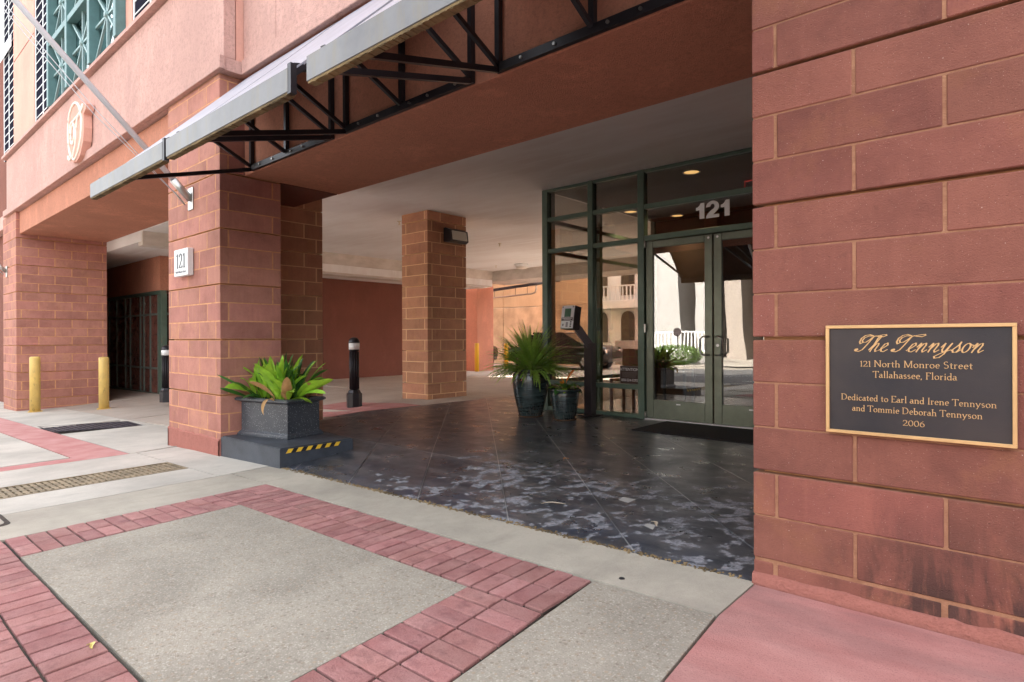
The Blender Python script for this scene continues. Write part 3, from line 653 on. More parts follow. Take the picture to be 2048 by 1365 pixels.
# left window wall beyond the driveway
GRN2 = plain('grey_green_mullion', (.15, .18, .15), .45, .1, .1)
WW = thing('window_wall', 'dark tinted window wall with grey-green mullions beyond the driveway', 'window', (-19.4, 5.9, -.2))
ob('sill', -21.9, -17.06, 5.80, 5.90, -.36, -.29, GREEN, WW)
for x in (-21.83, -21.1, -20.31, -19.87, -19.03, -18.75, -18.24, -17.65): ob('mullion', x - .026, x + .026, 5.82, 5.88, -.29, 2.33, GRN2, WW)
ob('corner_post', -17.5, -17.30, 5.79, 5.93, -.33, 2.33, GREEN, WW)
for z in (.365, 1.81): ob('transom', -21.9, -17.5, 5.83, 5.878, z - .025, z + .025, GRN2, WW)
BRG = plain('brown_reflection_glass', (.20, .085, .065), .10, 0, .3, spec=.8)  # panes' reddish-brown reflection put into an opaque base colour
ob('pane', -21.9, -17.5, 5.845, 5.855, -.29, 2.33, BRG, WW)
for y in (6.6, 7.2): ob('mullion', -17.42, -17.32, y - .04, y + .04, -.3, 2.33, GREEN, WW)
ob('pane', -17.375, -17.365, 5.93, 7.3, -.29, 2.33, GLASS_L, WW)
for z in (.365, 1.81): ob('transom', -17.41, -17.33, 5.93, 7.3, z - .03, z + .03, GREEN, WW)
ob('head', -21.9, -17.3, 5.78, 5.92, 2.33, 2.42, GREEN, WW)
ob('fascia', -22, -17.28, 5.76, 6.0, 2.42, 3.308, ST_RED, WW); ob('fascia', -17.5, -17.26, 6.0, 7.29, 2.36, 3.308, ST_RED, WW)
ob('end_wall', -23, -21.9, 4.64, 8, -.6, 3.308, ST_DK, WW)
ob('inner_wall', -21.9, -17.6, 6.02, 6.1, -.5, 3.1, plain('shop_inner_wall', (.36, .15, .12), .8), WW)

# ================================================================== LETTERING (stroke fonts built as flat raised strips)
def arc(cx, cy, rx, ry, a0, a1, n=10): return [(cx + rx * math.cos(R(a0 + (a1 - a0) * i / n)), cy + ry * math.sin(R(a0 + (a1 - a0) * i / n))) for i in range(n + 1)]
X_ = .58
def stem(x, y0, y1, s=(1, 1)): 
    o = [[(x, y0), (x, y1)]]
    if s[0]: o.append([(x - .09, y0 + .015), (x + .09, y0 + .015)])
    if s[1]: o.append([(x - .09, y1 - .015), (x + (.09 if s[1] == 1 else .03), y1 - .015 - (.0 if s[1] == 1 else 0))])
    return o
def bowl(cx, r=.22, yc=X_ / 2, ry=X_ / 2 - .01): return [arc(cx, yc, r, ry, 0, 360, 20)]
G = {
 'I': (.34, stem(.17, 0, 1)), '1': (.36, stem(.2, 0, .86, (1, 0)) + [[(.07, .76), (.2, .86)]]),
 'N': (.86, stem(.12, 0, 1) + [[(.12, 1), (.72, 0)]] + stem(.72, 0, 1, (0, 1))),
 'M': (1.02, stem(.14, 0, 1) + [[(.16, 1), (.5, .04)], [(.5, .04), (.84, 1)]] + stem(.86, 0, 1)),
 'S': (.58, [arc(.28, .76, .19, .23, 40, 255, 10) + arc(.28, .27, .21, .26, 80, -140, 12)]),
 'T': (.72, stem(.36, 0, 1, (1, 0)) + [[(.03, .98), (.69, .98)], [(.03, .98), (.02, .85)], [(.69, .98), (.70, .85)]]),
 'F': (.6, stem(.14, 0, 1) + [[(.14, .98), (.54, .98)], [(.54, .98), (.55, .86)], [(.14, .52), (.42, .52)]]),
 'E': (.66, stem(.14, 0, 1) + [[(.14, .98), (.58, .98)], [(.58, .98), (.59, .86)], [(.14, .52), (.44, .52)], [(.14, .02), (.6, .02)], [(.6, .02), (.63, .15)]]),
 'D': (.86, stem(.14, 0, 1) + [[(.14, .98), (.35, .98)] + arc(.35, .5, .40, .48, 90, -90, 14) + [(.14, .02)]]),
 'a': (.5, [arc(.2, .17, .15, .165, 20, 340, 14), [(.08, .49)] + arc(.22, .43, .14, .14, 120, 0, 6) + [(.36, .06), (.46, .02)]]),
 'b': (.58, stem(.12, 0, 1, (0, 1)) + [arc(.3, .28, .19, .28, 150, -150, 16)]),
 'c': (.48, [arc(.26, .28, .19, .28, 45, 315, 14)]), 'd': (.58, [arc(.25, .28, .19, .28, 30, 330, 16)] + stem(.44, 0, 1, (1, 2))),
 'e': (.5, [[(.08, .33), (.43, .33)] + arc(.26, .29, .18, .29, 10, 315, 16)]),
 'h': (.62, stem(.13, 0, 1) + [[(.13, .42)] + arc(.3, .40, .17, .17, 140, 0, 8) + [(.47, .02)], [(.38, .015), (.56, .015)]]),
 'i': (.3, stem(.15, 0, X_, (1, 2)) + [arc(.15, .84, .025, .025, 0, 360, 6)]), 'l': (.3, stem(.15, 0, 1.04, (1, 2))),
 'm': (.94, stem(.13, 0, X_, (1, 2)) + [[(.13, .42)] + arc(.29, .40, .16, .17, 140, 0, 8) + [(.45, .02)], [(.37, .015), (.54, .015)], [(.45, .42)] + arc(.62, .40, .17, .17, 140, 0, 8) + [(.79, .02)], [(.7, .015), (.88, .015)]]),
 'n': (.62, stem(.13, 0, X_, (1, 2)) + [[(.13, .42)] + arc(.3, .40, .17, .17, 140, 0, 8) + [(.47, .02)], [(.38, .015), (.56, .015)]]),
 'o': (.56, [arc(.28, .285, .21, .285, 0, 360, 20)]), 'r': (.42, stem(.13, 0, X_, (1, 2)) + [[(.13, .38)] + arc(.28, .42, .13, .14, 150, 50, 5)]),
 's': (.42, [arc(.2, .43, .12, .14, 40, 250, 8) + arc(.2, .15, .13, .15, 75, -140, 8)]),
 't': (.38, [[(.17, .76), (.17, .12)] + arc(.27, .12, .10, .11, 180, 300, 6), [(.04, .55), (.34, .55)]]),
 'y': (.58, [[(.06, .57), (.28, .02)], [(.5, .57), (.28, .02), (.16, -.27), (.05, -.28)], [(.0, .565), (.16, .565)], [(.42, .565), (.58, .565)]]),
 '2': (.54, [arc(.25, .62, .19, .24, 160, -35, 10) + [(.05, .02)], [(.05, .03), (.48, .03)], [(.48, .03), (.5, .12)]]),
 '0': (.56, [arc(.28, .43, .22, .43, 0, 360, 20)]), '6': (.54, [arc(.27, .26, .2, .26, 0, 360, 18), [(.07, .28), (.14, .6), (.38, .86)]]),
 ',': (.24, [[(.11, .06), (.06, -.14)]]), ' ': (.28, []),
}
def strokes_to_bm(bm, strokes, ox, oz, s, thick, thin, y, dep, shear=0, sx=1):
    k = 0
    for st in strokes:
        for (a, b) in zip(st, st[1:]):
            ax, az = (a[0] + a[1] * shear) * sx, a[1]; bx, bz = (b[0] + b[1] * shear) * sx, b[1]; dx, dz = bx - ax, bz - az; L_ = math.hypot(dx, dz)
            if L_ < 1e-6: continue
            wd = thin + (thick - thin) * abs((dz - dx * .25) / L_ / 1.03) ** 1.3 if True else thick
            nx, nz = -dz / L_ * wd / 2, dx / L_ * wd / 2; e = min(wd * .25, .02); ex, ez = dx / L_ * e, dz / L_ * e; k += 1; yy = y - dep - k * 2e-6
            q = [(ax - ex + nx, az - ez + nz), (bx + ex + nx, bz + ez + nz), (bx + ex - nx, bz + ez - nz), (ax - ex - nx, az - ez - nz)]
            f = [bm.verts.new((ox + p[0] * s, yy, oz + p[1] * s)) for p in q]; g = [bm.verts.new((ox + p[0] * s, y, oz + p[1] * s)) for p in q]
            bm.faces.new(f[::-1])
            for i in range(4): bm.faces.new((f[i], f[(i + 1) % 4], g[(i + 1) % 4], g[i]))
def text(bm, txt, xc, z, cap, y, dep=.002, thick=.098, thin=.042, track=.03, width=None, sx=1):
    w_ = sum(G[c][0] + track for c in txt) - track; s = cap; sxx = sx
    if width: sxx = width / (w_ * s)
    x = xc - w_ * s * sxx / 2
    for c in txt:
        strokes_to_bm(bm, G[c][1], x, z, s, thick, thin, y, dep, 0, sxx); x += (G[c][0] + track) * s * sxx
SCR = {
 'T': (1.1, [[(.0, .12), (.05, .02), (.18, .0), (.32, .12), (.42, .45), (.55, .98)], arc(.02, .1, .06, .07, 0, 300, 8), [(.55, .98), (.3, 1.0), (.12, .88), (.08, .7), (.16, .58), (.3, .6), (.42, .75), (.5, .9), (.62, 1.0), (.8, .96), (1.0, .94), (1.12, 1.02), (1.08, 1.08), (.9, 1.06), (.62, .98)], [(.16, .58), (.06, .5), (-.02, .62), (-.02, .85), (.1, 1.02), (.3, 1.08), (.52, 1.0)]]),
 'h': (.46, [[(-.02, .1), (.18, .62), (.26, .98), (.2, 1.0), (.13, .85), (.08, 0)], [(.08, .15), (.2, .5), (.3, .53), (.32, .42), (.28, .12), (.33, 0), (.42, .06)]]),
 'e': (.38, [[(-.02, .08), (.16, .26), (.28, .42), (.24, .55), (.12, .48), (.05, .22), (.12, .02), (.24, .0), (.38, .14)]]),
 'n': (.5, [[(-.02, .3), (.08, .54), (.1, .48), (.06, 0)], [(.07, .15), (.2, .5), (.3, .54), (.33, .42), (.28, .1), (.34, 0), (.48, .14)]]),
 'y': (.48, [[(-.02, .3), (.08, .54), (.08, .15), (.14, .02), (.25, .1), (.34, .5)], [(.36, .54), (.26, -.1), (.14, -.32), (-.05, -.36), (-.1, -.26), (.08, -.08), (.46, .16)]]),
 's': (.34, [[(-.02, .1), (.2, .5), (.2, .62), (.18, .48), (.28, .22), (.22, .02), (.08, .0), (.04, .1)], [(.22, .0), (.36, .16)]]),
 'o': (.42, [arc(.18, .27, .14, .27, 60, 420, 16) + [(.3, .46), (.42, .42)]]), ' ': (.22, []),
}

# bronze plaque
PL = thing('plaque', 'bronze dedication plaque with raised gold lettering on the near red wall', 'plaque', (-.4, 2.85, .96))
px0, px1, pz0, pz1 = -.717, -.087, .735, 1.188
ob('field', px0 + .012, px1 - .012, 2.842, 2.858, pz0 + .012, pz1 - .012, PLQ, PL)
bm = bmesh.new(); f_ = .0135
box(bm, px0, px1, 2.832, 2.858, pz0, pz0 + f_, .0015); box(bm, px0, px1, 2.832, 2.858, pz1 - f_, pz1, .0015); box(bm, px0, px0 + f_, 2.8321, 2.858, pz0 + f_, pz1 - f_, .0015); box(bm, px1 - f_, px1, 2.8321, 2.858, pz0 + f_, pz1 - f_, .0015)
obj('frame', bm, BRONZE, PL)
pxm = (px0 + px1) / 2; yy = 2.842
bm = bmesh.new(); x = pxm - .205; s = .064
for c in 'The Tennyson':
    g = SCR[c]; strokes_to_bm(bm, g[1], x, 1.079, s, .085, .028, yy, .0022, .42, 1.15); x += g[0] * s * 1.15 * (.60 if c == 'T' else 1.06)
print('script width', x - pxm + .193)
obj('script_lettering', bm, BRONZE, PL)
for txt, z, cap, wd in (('121 North Monroe Street', 1.017, .026, .375), ('Tallahassee, Florida', .973, .026, .280), ('Dedicated to Earl and Irene Tennyson', .876, .025, .515), ('and Tommie Deborah Tennyson', .832, .025, .432), ('2006', .786, .025, .074)):
    bm = bmesh.new(); text(bm, txt, pxm, z, cap, yy, width=wd); obj('lettering', bm, BRONZE, PL)

# address sign on the pier
t = thing('address_sign', 'small white box sign reading 121 on the front pier', 'sign', (-7.7, 2.8, 2.05))
ob('sign_box', -7.905, -7.495, 2.79, 2.855, 1.89, 2.208, WHITE, t, .004)
bm = bmesh.new(); text(bm, '121', -7.70, 1.985, .19, 2.789, .003, .13, .045, .05, .27); obj('numerals', bm, BLACKP, t)
bm = bmesh.new(); text(bm, 'North Monroe Street', -7.70, 1.925, .03, 2.789, .002, .12, .06, width=.31); obj('lettering', bm, plain('grey_sign_print', (.25, .25, .27), .6), t)

# channel-letter monogram on the spandrel
HULL = [(-12.454, 4.25), (-12.465, 4.701), (-12.376, 4.922), (-12.157, 5.062), (-11.913, 5.051), (-11.741, 4.971), (-11.664, 4.909), (-11.496, 4.916), (-11.377, 4.868), (-11.408, 4.784), (-11.529, 4.739), (-11.501, 4.521), (-11.549, 4.321), (-11.721, 4.128), (-11.911, 4.062), (-12.138, 4.085), (-12.37, 4.152)]
ST = [[(-12.219, 4.189), (-12.301, 4.281), (-12.383, 4.459), (-12.397, 4.685), (-12.343, 4.878), (-12.224, 4.982), (-12.075, 5.032), (-11.93, 5.016), (-11.804, 4.957), (-11.696, 4.857), (-11.62, 4.719), (-11.592, 4.576), (-11.625, 4.414), (-11.735, 4.25), (-11.878, 4.151), (-12.023, 4.11), (-12.12, 4.143), (-12.087, 4.193), (-12.004, 4.281), (-11.932, 4.405), (-11.904, 4.572), (-11.855, 4.69), (-11.807, 4.747), (-11.65, 4.811), (-11.542, 4.886)], [(-11.542, 4.886), (-11.497, 4.857), (-11.589, 4.813), (-11.806, 4.782), (-12.03, 4.758), (-12.194, 4.745), (-12.262, 4.681), (-12.263, 4.592)], [(-12.079, 4.717), (-12.016, 4.624), (-12.018, 4.485), (-12.117, 4.392), (-12.199, 4.419), (-12.231, 4.514), (-12.179, 4.644), (-12.096, 4.695)], [(-12.403, 4.239), (-12.37, 4.179), (-12.286, 4.154), (-12.185, 4.195)]]
t = thing('monogram', 'cream looping letter T monogram standing off the pink spandrel', 'sign', (-11.9, 2.85, 4.6))
bm = bmesh.new(); prism(bm, [(x, 2.735, z) for x, z in HULL], (0, .115, 0)); obj('letter_body', bm, ST_UP, t)
CRM = plain('cream_lettering', (.80, .72, .62), .5)
def spline(P, n=6):
    out = []
    for i in range(len(P) - 1):
        p0, p1, p2, p3 = (Vector((*P[max(0, min(len(P) - 1, j))], 0)) for j in (i - 1, i, i + 1, i + 2))
        for k in range(n):
            u = k / n; out.append(.5 * ((2 * p1) + (p2 - p0) * u + (2 * p0 - 5 * p1 + 4 * p2 - p3) * u * u + (3 * p1 - p0 - 3 * p2 + p3) * u ** 3))
    out.append(Vector((*P[-1], 0))); return out
for s_ in ST: obj('neon_stroke', lambda bm: tube(bm, [(v.x, 2.73, v.y) for v in spline(s_, 4)], .022, 6), CRM, t)

# ================================================================== AWNINGS
def awning(label, x0, xm, x1, fx0, fx1, mid2=None):
    t = thing('awning', label, 'awning', ((fx0 + fx1) / 2, 2.4, 2.5), 'metal awnings over the entry bay')
    Y0, Y1, ZT = 1.62, 3.09, 4.02; zf0, zf1 = 2.445, 2.575
    ob('fascia', fx0, fx1, Y0, Y0 + .03, zf0, zf1, ZINC, t, .003)
    bm = bmesh.new(); box(bm, fx0 + .01, fx1 - .01, Y0 + .004, Y0 + .05, zf0 - .012, zf0 - .0005)
    for i in range(120):
        x = random.uniform(fx0 + .02, fx1 - .03); box(bm, x, x + random.uniform(.01, .03), Y0 + .003, Y0 + .045, zf0 - .012 - random.uniform(.001, .006), zf0 - .0125)
    obj('drip_edge', bm, RUST, t)
    # steep cover sheet, gently bellied
    bm = bmesh.new(); n = 10; row = []
    for i in range(n + 1):
        u = i / n; y = Y0 + .03 + (Y1 - Y0 - .03) * u; z = zf1 + (ZT - zf1) * u; sag = -.012 * math.sin(math.pi * u)
        row.append([bm.verts.new((x, y - .0, z + sag + d)) for d in (0, -.02) for x in (fx0 + .004, fx1 - .004)])
    for a, b in zip(row, row[1:]):
        bm.faces.new((a[0], a[1], b[1], b[0])); bm.faces.new((a[3], a[2], b[2], b[3])); bm.faces.new((a[0], b[0], b[2], a[2])); bm.faces.new((a[1], a[3], b[3], b[1]))
    bmesh.ops.recalc_face_normals(bm, faces=bm.faces); cv = obj('cover', bm, [COVER, UNDER], t)
    for p_ in cv.data.polygons:
        if p_.index % 4 == 1: p_.material_index = 1
    yb = 3.105; zb = 3.015
    obj('wall_rail', lambda bm: bar(bm, (x0 - .02, yb, zb), (x1 + .02, yb, zb), .035, .06), BLACK, t)
    for x in (x0, xm, x1):
        obj('upright', lambda bm: bar(bm, (x, yb - .002, zb + .03), (x, yb - .002, 3.95), .04, .04), BLACK, t)
        obj('brace', lambda bm: bar(bm, (x, yb - .02, zb + .02), (x + .01, 2.48, 3.325), .028, .034), BLACK, t)
    obj('rafter', lambda bm: bar(bm, (fx1 - .02, 1.66, zf1 - .02), (x1, yb - .04, 3.90), .04, .03), BLACK, t)
    obj('rafter', lambda bm: bar(bm, (fx0 + .02, 1.66, zf1 - .02), (x0, yb - .04, 3.90), .04, .03), BLACK, t)
    obj('rafter', lambda bm: bar(bm, ((fx0 + fx1) / 2, 1.66, zf1 - .03), (xm, yb - .04, 3.88), .03, .03), BLACK, t)
    for x, fx in ((x0, fx0 + .06), (x1, fx1 - .05)): obj('strut', lambda bm: bar(bm, (x, yb - .02, zb - .02), (fx, Y0 + .06, zf1 + .035), .034, .038), BLACK, t)
    obj('end_bracket', lambda bm: (bar(bm, (fx1 + .012, Y0 + .02, zf0 - .01), (fx1 + .012, Y0 + .02, zf1 + .02), .035, .035),), BLACK, t)
    obj('bolt', lambda bm: [lathe_y(bm, x, yb - .0305, zb, .011) for x in (x0 + .22, x0 + .5, xm + .12, xm + .34, x1 - .15)], STEEL, t)
    return t
def lathe_y(bm, x, y, z, r, n=8, L_=.012):
    a = [bm.verts.new((x + r * math.cos(2 * math.pi * k / n), y, z + r * math.sin(2 * math.pi * k / n))) for k in range(n)]; b = [bm.verts.new((v.co.x, y + L_, v.co.z)) for v in a]
    bm.faces.new(a)
    for k in range(n): bm.faces.new((a[k], b[k], b[(k + 1) % n], a[(k + 1) % n]))
awning('farthest metal awning, its left end crossing the front pier', -6.55, -5.79, -4.965, -6.62, -4.81)
awning('middle metal awning between the farthest and the nearest one', -4.727, -3.93, -3.13, -4.74, -3.01)
awning('nearest metal awning running out of the top of the view', -2.86, -2.08, -1.25, -2.82, -1.12)

# ================================================================== FLAGPOLES
F1 = thing('flagpole', 'white slanted flagpole fixed to the front pier, crossing the monogram spandrel', 'flagpole', (-7.56, 2.86, 2.78), 'slanted white flagpoles')
WP = plain('white_pole_paint', (.62, .63, .66), .35)
obj('pole', lambda bm: tube(bm, [(-7.56, 2.78, 2.86), (-7.56, 1.10, 4.60), (-7.56, .2, 5.54)], [.032, .03, .024], 12), WP, F1)
obj('wall_bracket', lambda bm: (box(bm, -7.63, -7.49, 2.845, 2.86, 2.66, 2.92, .003), tube(bm, [(-7.56, 2.85, 2.78), (-7.56, 2.66, 2.98)], .042, 12)), STEEL, F1)
obj('cleat', lambda bm: tube(bm, [(-7.60, 2.80, 2.72), (-7.58, 2.72, 2.80), (-7.61, 2.68, 2.86)], .010, 6), STEEL, F1)
for d in (.10, .19): obj('halyard', lambda bm: tube(bm, [(-7.58, 2.72, 2.80), (-7.56 - d * .4, 1.9, 3.66 - d * .55), (-7.56 - d * .4, .2, 5.50 - d * .35)], .0045, 5), WP, F1)
dup(F1, (-10.96, 0, -.03), 'second slanted flagpole at the left edge on the far pier')

# ================================================================== ENTRANCE STOREFRONT
YE = 7.627
EN = thing('glass_entrance', 'green-framed glass entrance with double doors and 121 above', 'entrance', (-3.6, YE, 0))
def fr_(name, x0, x1, z0, z1, mat=GREEN, d=.06, parent=None, y=YE): return ob(name, x0, x1, y - d, y + d, z0, z1, mat, parent or EN, .004)
fr_('mullion', -6.05, -5.945, .0, 3.485); fr_('mullion', -5.18, -5.09, .0, 3.485); fr_('mullion', -4.335, -4.235, .0, 3.485)
for z in (3.005, 2.51):
    fr_('transom', -5.944, -5.181, z - .032, z + .032, d=.052); fr_('transom', -5.089, -4.336, z - .032, z + .032, d=.052)
fr_('transom', -5.944, -5.181, .405, .475, d=.052); fr_('transom', -5.089, -4.336, .405, .475, d=.052)
fr_('head', -5.944, -5.181, 3.44, 3.484, d=.054); fr_('head', -5.089, -4.336, 3.44, 3.484, d=.054); fr_('head', -4.234, -1.1, 3.44, 3.484, d=.054)
fr_('sill', -5.944, -5.181, .003, .06, d=.054); fr_('sill', -5.089, -4.336, .003, .06, d=.054)
fr_('transom', -4.234, -1.1, 2.93, 3.0, d=.052); fr_('transom', -4.234, -1.1, 2.485, 2.56, d=.056)
def pane(x0, x1, z0, z1, y=YE): return ob('pane', x0, x1, y - .004, y + .004, z0, z1, GLASS, EN)
for x0, x1 in ((-5.94, -5.185), (-5.085, -4.34)):
    for z0, z1 in ((.06, .405), (.475, 2.478), (2.542, 2.973), (3.037, 3.44)): pane(x0, x1, z0, z1)
pane(-4.23, -1.1, 2.56, 2.93); pane(-4.23, -1.1, 3.0, 3.44)
def door(x0, x1, hinge, lock):
    d = ob('door', x0, x0 + .105, YE - .025, YE + .025, .022, 2.476, GREEN_D, EN, .004)
    for n_, a in (('stile', (x1 - .105, x1, .022, 2.476)), ('top_rail', (x0 + .106, x1 - .106, 2.385, 2.476)), ('bottom_rail', (x0 + .106, x1 - .106, .022, .278))): ob(n_, a[0], a[1], YE - .024, YE + .024, a[2], a[3], GREEN_D, d, .004)
    ob('pane', x0 + .105, x1 - .105, YE - .004, YE + .004, .278, 2.385, GLASS, d)
    hx = x1 - .05 if hinge == 'l' else x0 + .05; o = -.085 if hinge == 'l' else .085
    obj('handle', lambda bm: tube(bm, [(hx, YE - .025, 1.15), (hx, YE - .075, 1.15), (hx + o * .5, YE - .10, 1.15), (hx + o, YE - .10, 1.115), (hx + o, YE - .10, .945), (hx + o * .5, YE - .10, .91), (hx, YE - .075, .91), (hx, YE - .025, .91)], .013, 10), STEEL, d)
    for z in (.06, 2.44): 
        hx2 = x0 - .005 if hinge == 'l' else x1 + .005
        obj('hinge', lambda bm: lathe(bm, hx2, YE - .045, [(.014, z - .05), (.014, z + .05)], 10), STEEL, d)
    ob('maker_plate', (x0 + x1) / 2 - .03, (x0 + x1) / 2 + .03, YE - .0275, YE - .0245, .225, .243, WHITE, d)
    if lock: obj('lock', lambda bm: lathe_y(bm, x0 + .05, YE - .032, 1.035, .02, 14), ALU, d)
    obj('pivot_cap', lambda bm: lathe_y(bm, hx, YE - .028, 2.435, .016, 12, .004), ALU, d)
    return d
door(-4.22, -3.265, 'l', False); door(-3.245, -2.29, 'r', True); fr_('mullion', -2.28, -2.2, .0, 2.484); pane(-2.2, -1.1, .0, 2.484)
ob('threshold', -4.23, -2.29, YE - .07, YE + .05, .001, .02, ALU, EN, .003)
ob('latch_keeper', -4.232, -4.205, YE - .072, YE - .0615, 1.21, 1.33, STEEL, EN, .002)
# big vinyl 121 over the doors
def digit1(x, z, s): return [(x + .08 * s, z), (x + .42 * s * .62, z)] 
NM = plain('white_vinyl_numerals', (.85, .84, .85), .6)
bm = bmesh.new()
def one(x, z, h, w_):
    p = [(x + w_ * .42, z), (x + w_, z), (x + w_, z + h), (x + w_ * .56, z + h), (x + w_ * .42, z + h * .86), (x + w_ * .2, z + h * .76), (x, z + h * .74), (x, z + h * .56), (x + w_ * .42, z + h * .56)]
    prism(bm, [(a, YE - .0095, b) for a, b in p], (0, .004, 0))
def two(x, z, h, w_):
    P_ = arc(.5, .66, .5, .36, 180, -20, 14) + [(.86, .42), (.70, .30), (.55, .19), (1.0, .19), (1.0, 0), (0, 0), (.03, .14), (.14, .28), (.36, .44), (.6, .56), (.66, .66)] + arc(.5, .69, .16, .15, -10, 180, 8)
    prism(bm, [(x + a * w_, YE - .0095, z + b * h) for a, b in P_], (0, .004, 0))
one(-3.49, 2.695, .205, .115); two(-3.352, 2.69, .215, .175); one(-3.155, 2.69, .205, .115)
obj('numerals', bm, NM, EN, label='white 121 on the glass above the doors')
# attention notice on the side pane
def font_text(name, txt, size, x, y, z, mat, parent, align='CENTER', off=0):
    cu = bpy.data.curves.new(name, 'FONT'); cu.body = txt; cu.size = size; cu.align_x = align; cu.offset = off; cu.space_character = .95
    tmp = bpy.data.objects.new(name, cu); COL.objects.link(tmp); tmp.rotation_euler = (R(90), 0, 0); tmp.location = (x, y, z)
    bpy.context.view_layer.update(); me = bpy.data.meshes.new_from_object(tmp.evaluated_get(bpy.context.evaluated_depsgraph_get())); mw = tmp.matrix_world.copy(); bpy.data.objects.remove(tmp)
    bm = bmesh.new(); bm.from_mesh(me); bmesh.ops.transform(bm, matrix=mw, verts=bm.verts); return obj(name, bm, mat, parent)
t = thing('notice_sign', 'small dark ATTENTION notice stuck low on the glass left of the doors', 'sign', (-4.49, YE - .01, .48))
SB = plain('notice_brown', (.035, .014, .012), .5); SG = plain('notice_grey_line', (.16, .13, .12), .6)
ob('notice_plate', -4.655, -4.338, YE - .0095, YE - .0055, .482, .735, SB, t)
obj('border', lambda bm: (box(bm, -4.655, -4.338, YE - .012, YE - .0096, .726, .733), box(bm, -4.655, -4.648, YE - .012, YE - .0096, .486, .725)), SG, t)
font_text('lettering', 'ATTENTION', .058, -4.50, YE - .013, .665, ALU, t); font_text('lettering', '850-524-5292', .050, -4.497, YE - .013, .515, ALU, t)
obj('fine_print', lambda bm: [box(bm, -4.635 + random.random() * .02, -4.37 - random.random() * .05, YE - .0115, YE - .0096, z, z + .0045) for z in (.638, .622, .606, .590, .574)], SG, t)
t = thing('exit_sign', 'small red exit sign just visible behind the glass by the right wall', 'sign', (-3.30, 9.0, 3.6))
ob('housing', -3.36, -3.16, 8.98, 9.03, 3.30, 3.44, REDE, t); ob('face', -3.345, -3.16, 8.972, 8.979, 3.31, 3.42, BLACKP, t)

# door mat
MT = [(-3.85, 6.56), (-2.1, 6.50), (-2.1, 7.50), (-3.87, 7.52)]
o = patch('door_mat', MT, RUBBER, .012, .5, .012); o['label'] = 'thin black rubber mat in front of the entrance doors'; o['category'] = 'mat'

# lobby behind the glass
lb = bpy.data.objects.new('lobby', None); COL.objects.link(lb); lb['kind'] = 'structure'; BASE['lobby'] = Vector((0, 0, 0))
ob('floor', -5.98, -1.03, YE + .07, 10.0, -.03, .004, LOBF, lb); ob('floor', -5.98, -1.03, 10.001, 11, -.03, .004, LOBF, lb)
ob('back_wall', -6.03, -1.0, 11.21, 11.3, 0, 3.488, LOBW, lb)
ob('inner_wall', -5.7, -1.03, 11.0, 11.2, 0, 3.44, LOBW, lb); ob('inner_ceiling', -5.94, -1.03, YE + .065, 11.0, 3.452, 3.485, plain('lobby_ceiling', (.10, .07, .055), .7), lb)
ob('pilaster', -4.75, -4.5, 10.7, 11.0, 0, 3.44, WOOD, lb, .01); ob('pilaster_cap', -4.82, -4.43, 10.63, 11.05, 3.0, 3.1, WOOD, lb, .01)
for y in (7.74, 9.12, 11.1): ob('side_mullion', -6.03, -5.95, y - .04, y + .04, 0, 3.484, GREEN, lb)
for z in (.44, 2.51, 3.0): ob('side_transom', -6.02, -5.96, 7.78, 11.05, z - .03, z + .03, GREEN, lb)
ob('side_pane', -5.993, -5.987, 7.7, 11.05, .02, 3.45, GLASS_C, lb)
def downlight(x, y, label, z=3.449):
    t = thing('downlight', label, 'ceiling light', (x, y, z), 'lit round lobby downlights')
    obj('lens', lambda bm: lathe(bm, x, y, [(.10, z - .012), (.10, z - .002)], 20), LAMP, t); obj('trim', lambda bm: [tube(bm, [(x + .115 * math.cos(a), y + .115 * math.sin(a), z - .01) for a in [k * math.pi / 10 for k in range(21)]], .012, 6)], ALU, t)
    l = bpy.data.lights.new('downlight_lamp', 'SPOT'); l.energy = 14; l.color = (1, .72, .4); l.shadow_soft_size = .03; l.spot_size = R(110); l.spot_blend = .8; lo = bpy.data.objects.new('downlight_lamp', l); COL.objects.link(lo); lo.location = (x, y, z - .02)
downlight(-3.72, 7.98, 'lit downlight just behind the top pane over the doors'); downlight(-5.25, 10.65, 'lit downlight left of the 121 numerals, deeper in the lobby')
downlight(-5.72, 9.75, 'lit downlight seen through the middle pane left of the doors')

# lobby furniture
t = thing('wooden_chair', 'reddish wooden chair inside the lobby behind the left pane', 'chair', (-5.25, 8.9, 0))
ob('seat', -5.5, -5.02, 8.65, 9.1, .42, .46, WOOD, t, .01); ob('backrest', -5.5, -5.02, 9.06, 9.11, .50, .95, WOOD, t, .015)
for x in (-5.47, -5.05):
    for y in (8.68, 9.07): ob('leg', x - .02, x + .02, y - .02, y + .02, .005, .42 if y < 9 else .5, WOOD, t)
t = thing('console_table', 'dark console table inside the lobby beside the chair', 'table', (-4.75, 9.3, 0))
ob('table_top', -5.0, -4.4, 9.2, 9.6, .72, .76, BLACKP, t, .005)
for x in (-4.96, -4.44):
    for y in (9.24, 9.56): ob('leg', x - .02, x + .02, y - .02, y + .02, .005, .72, BLACKP, t)

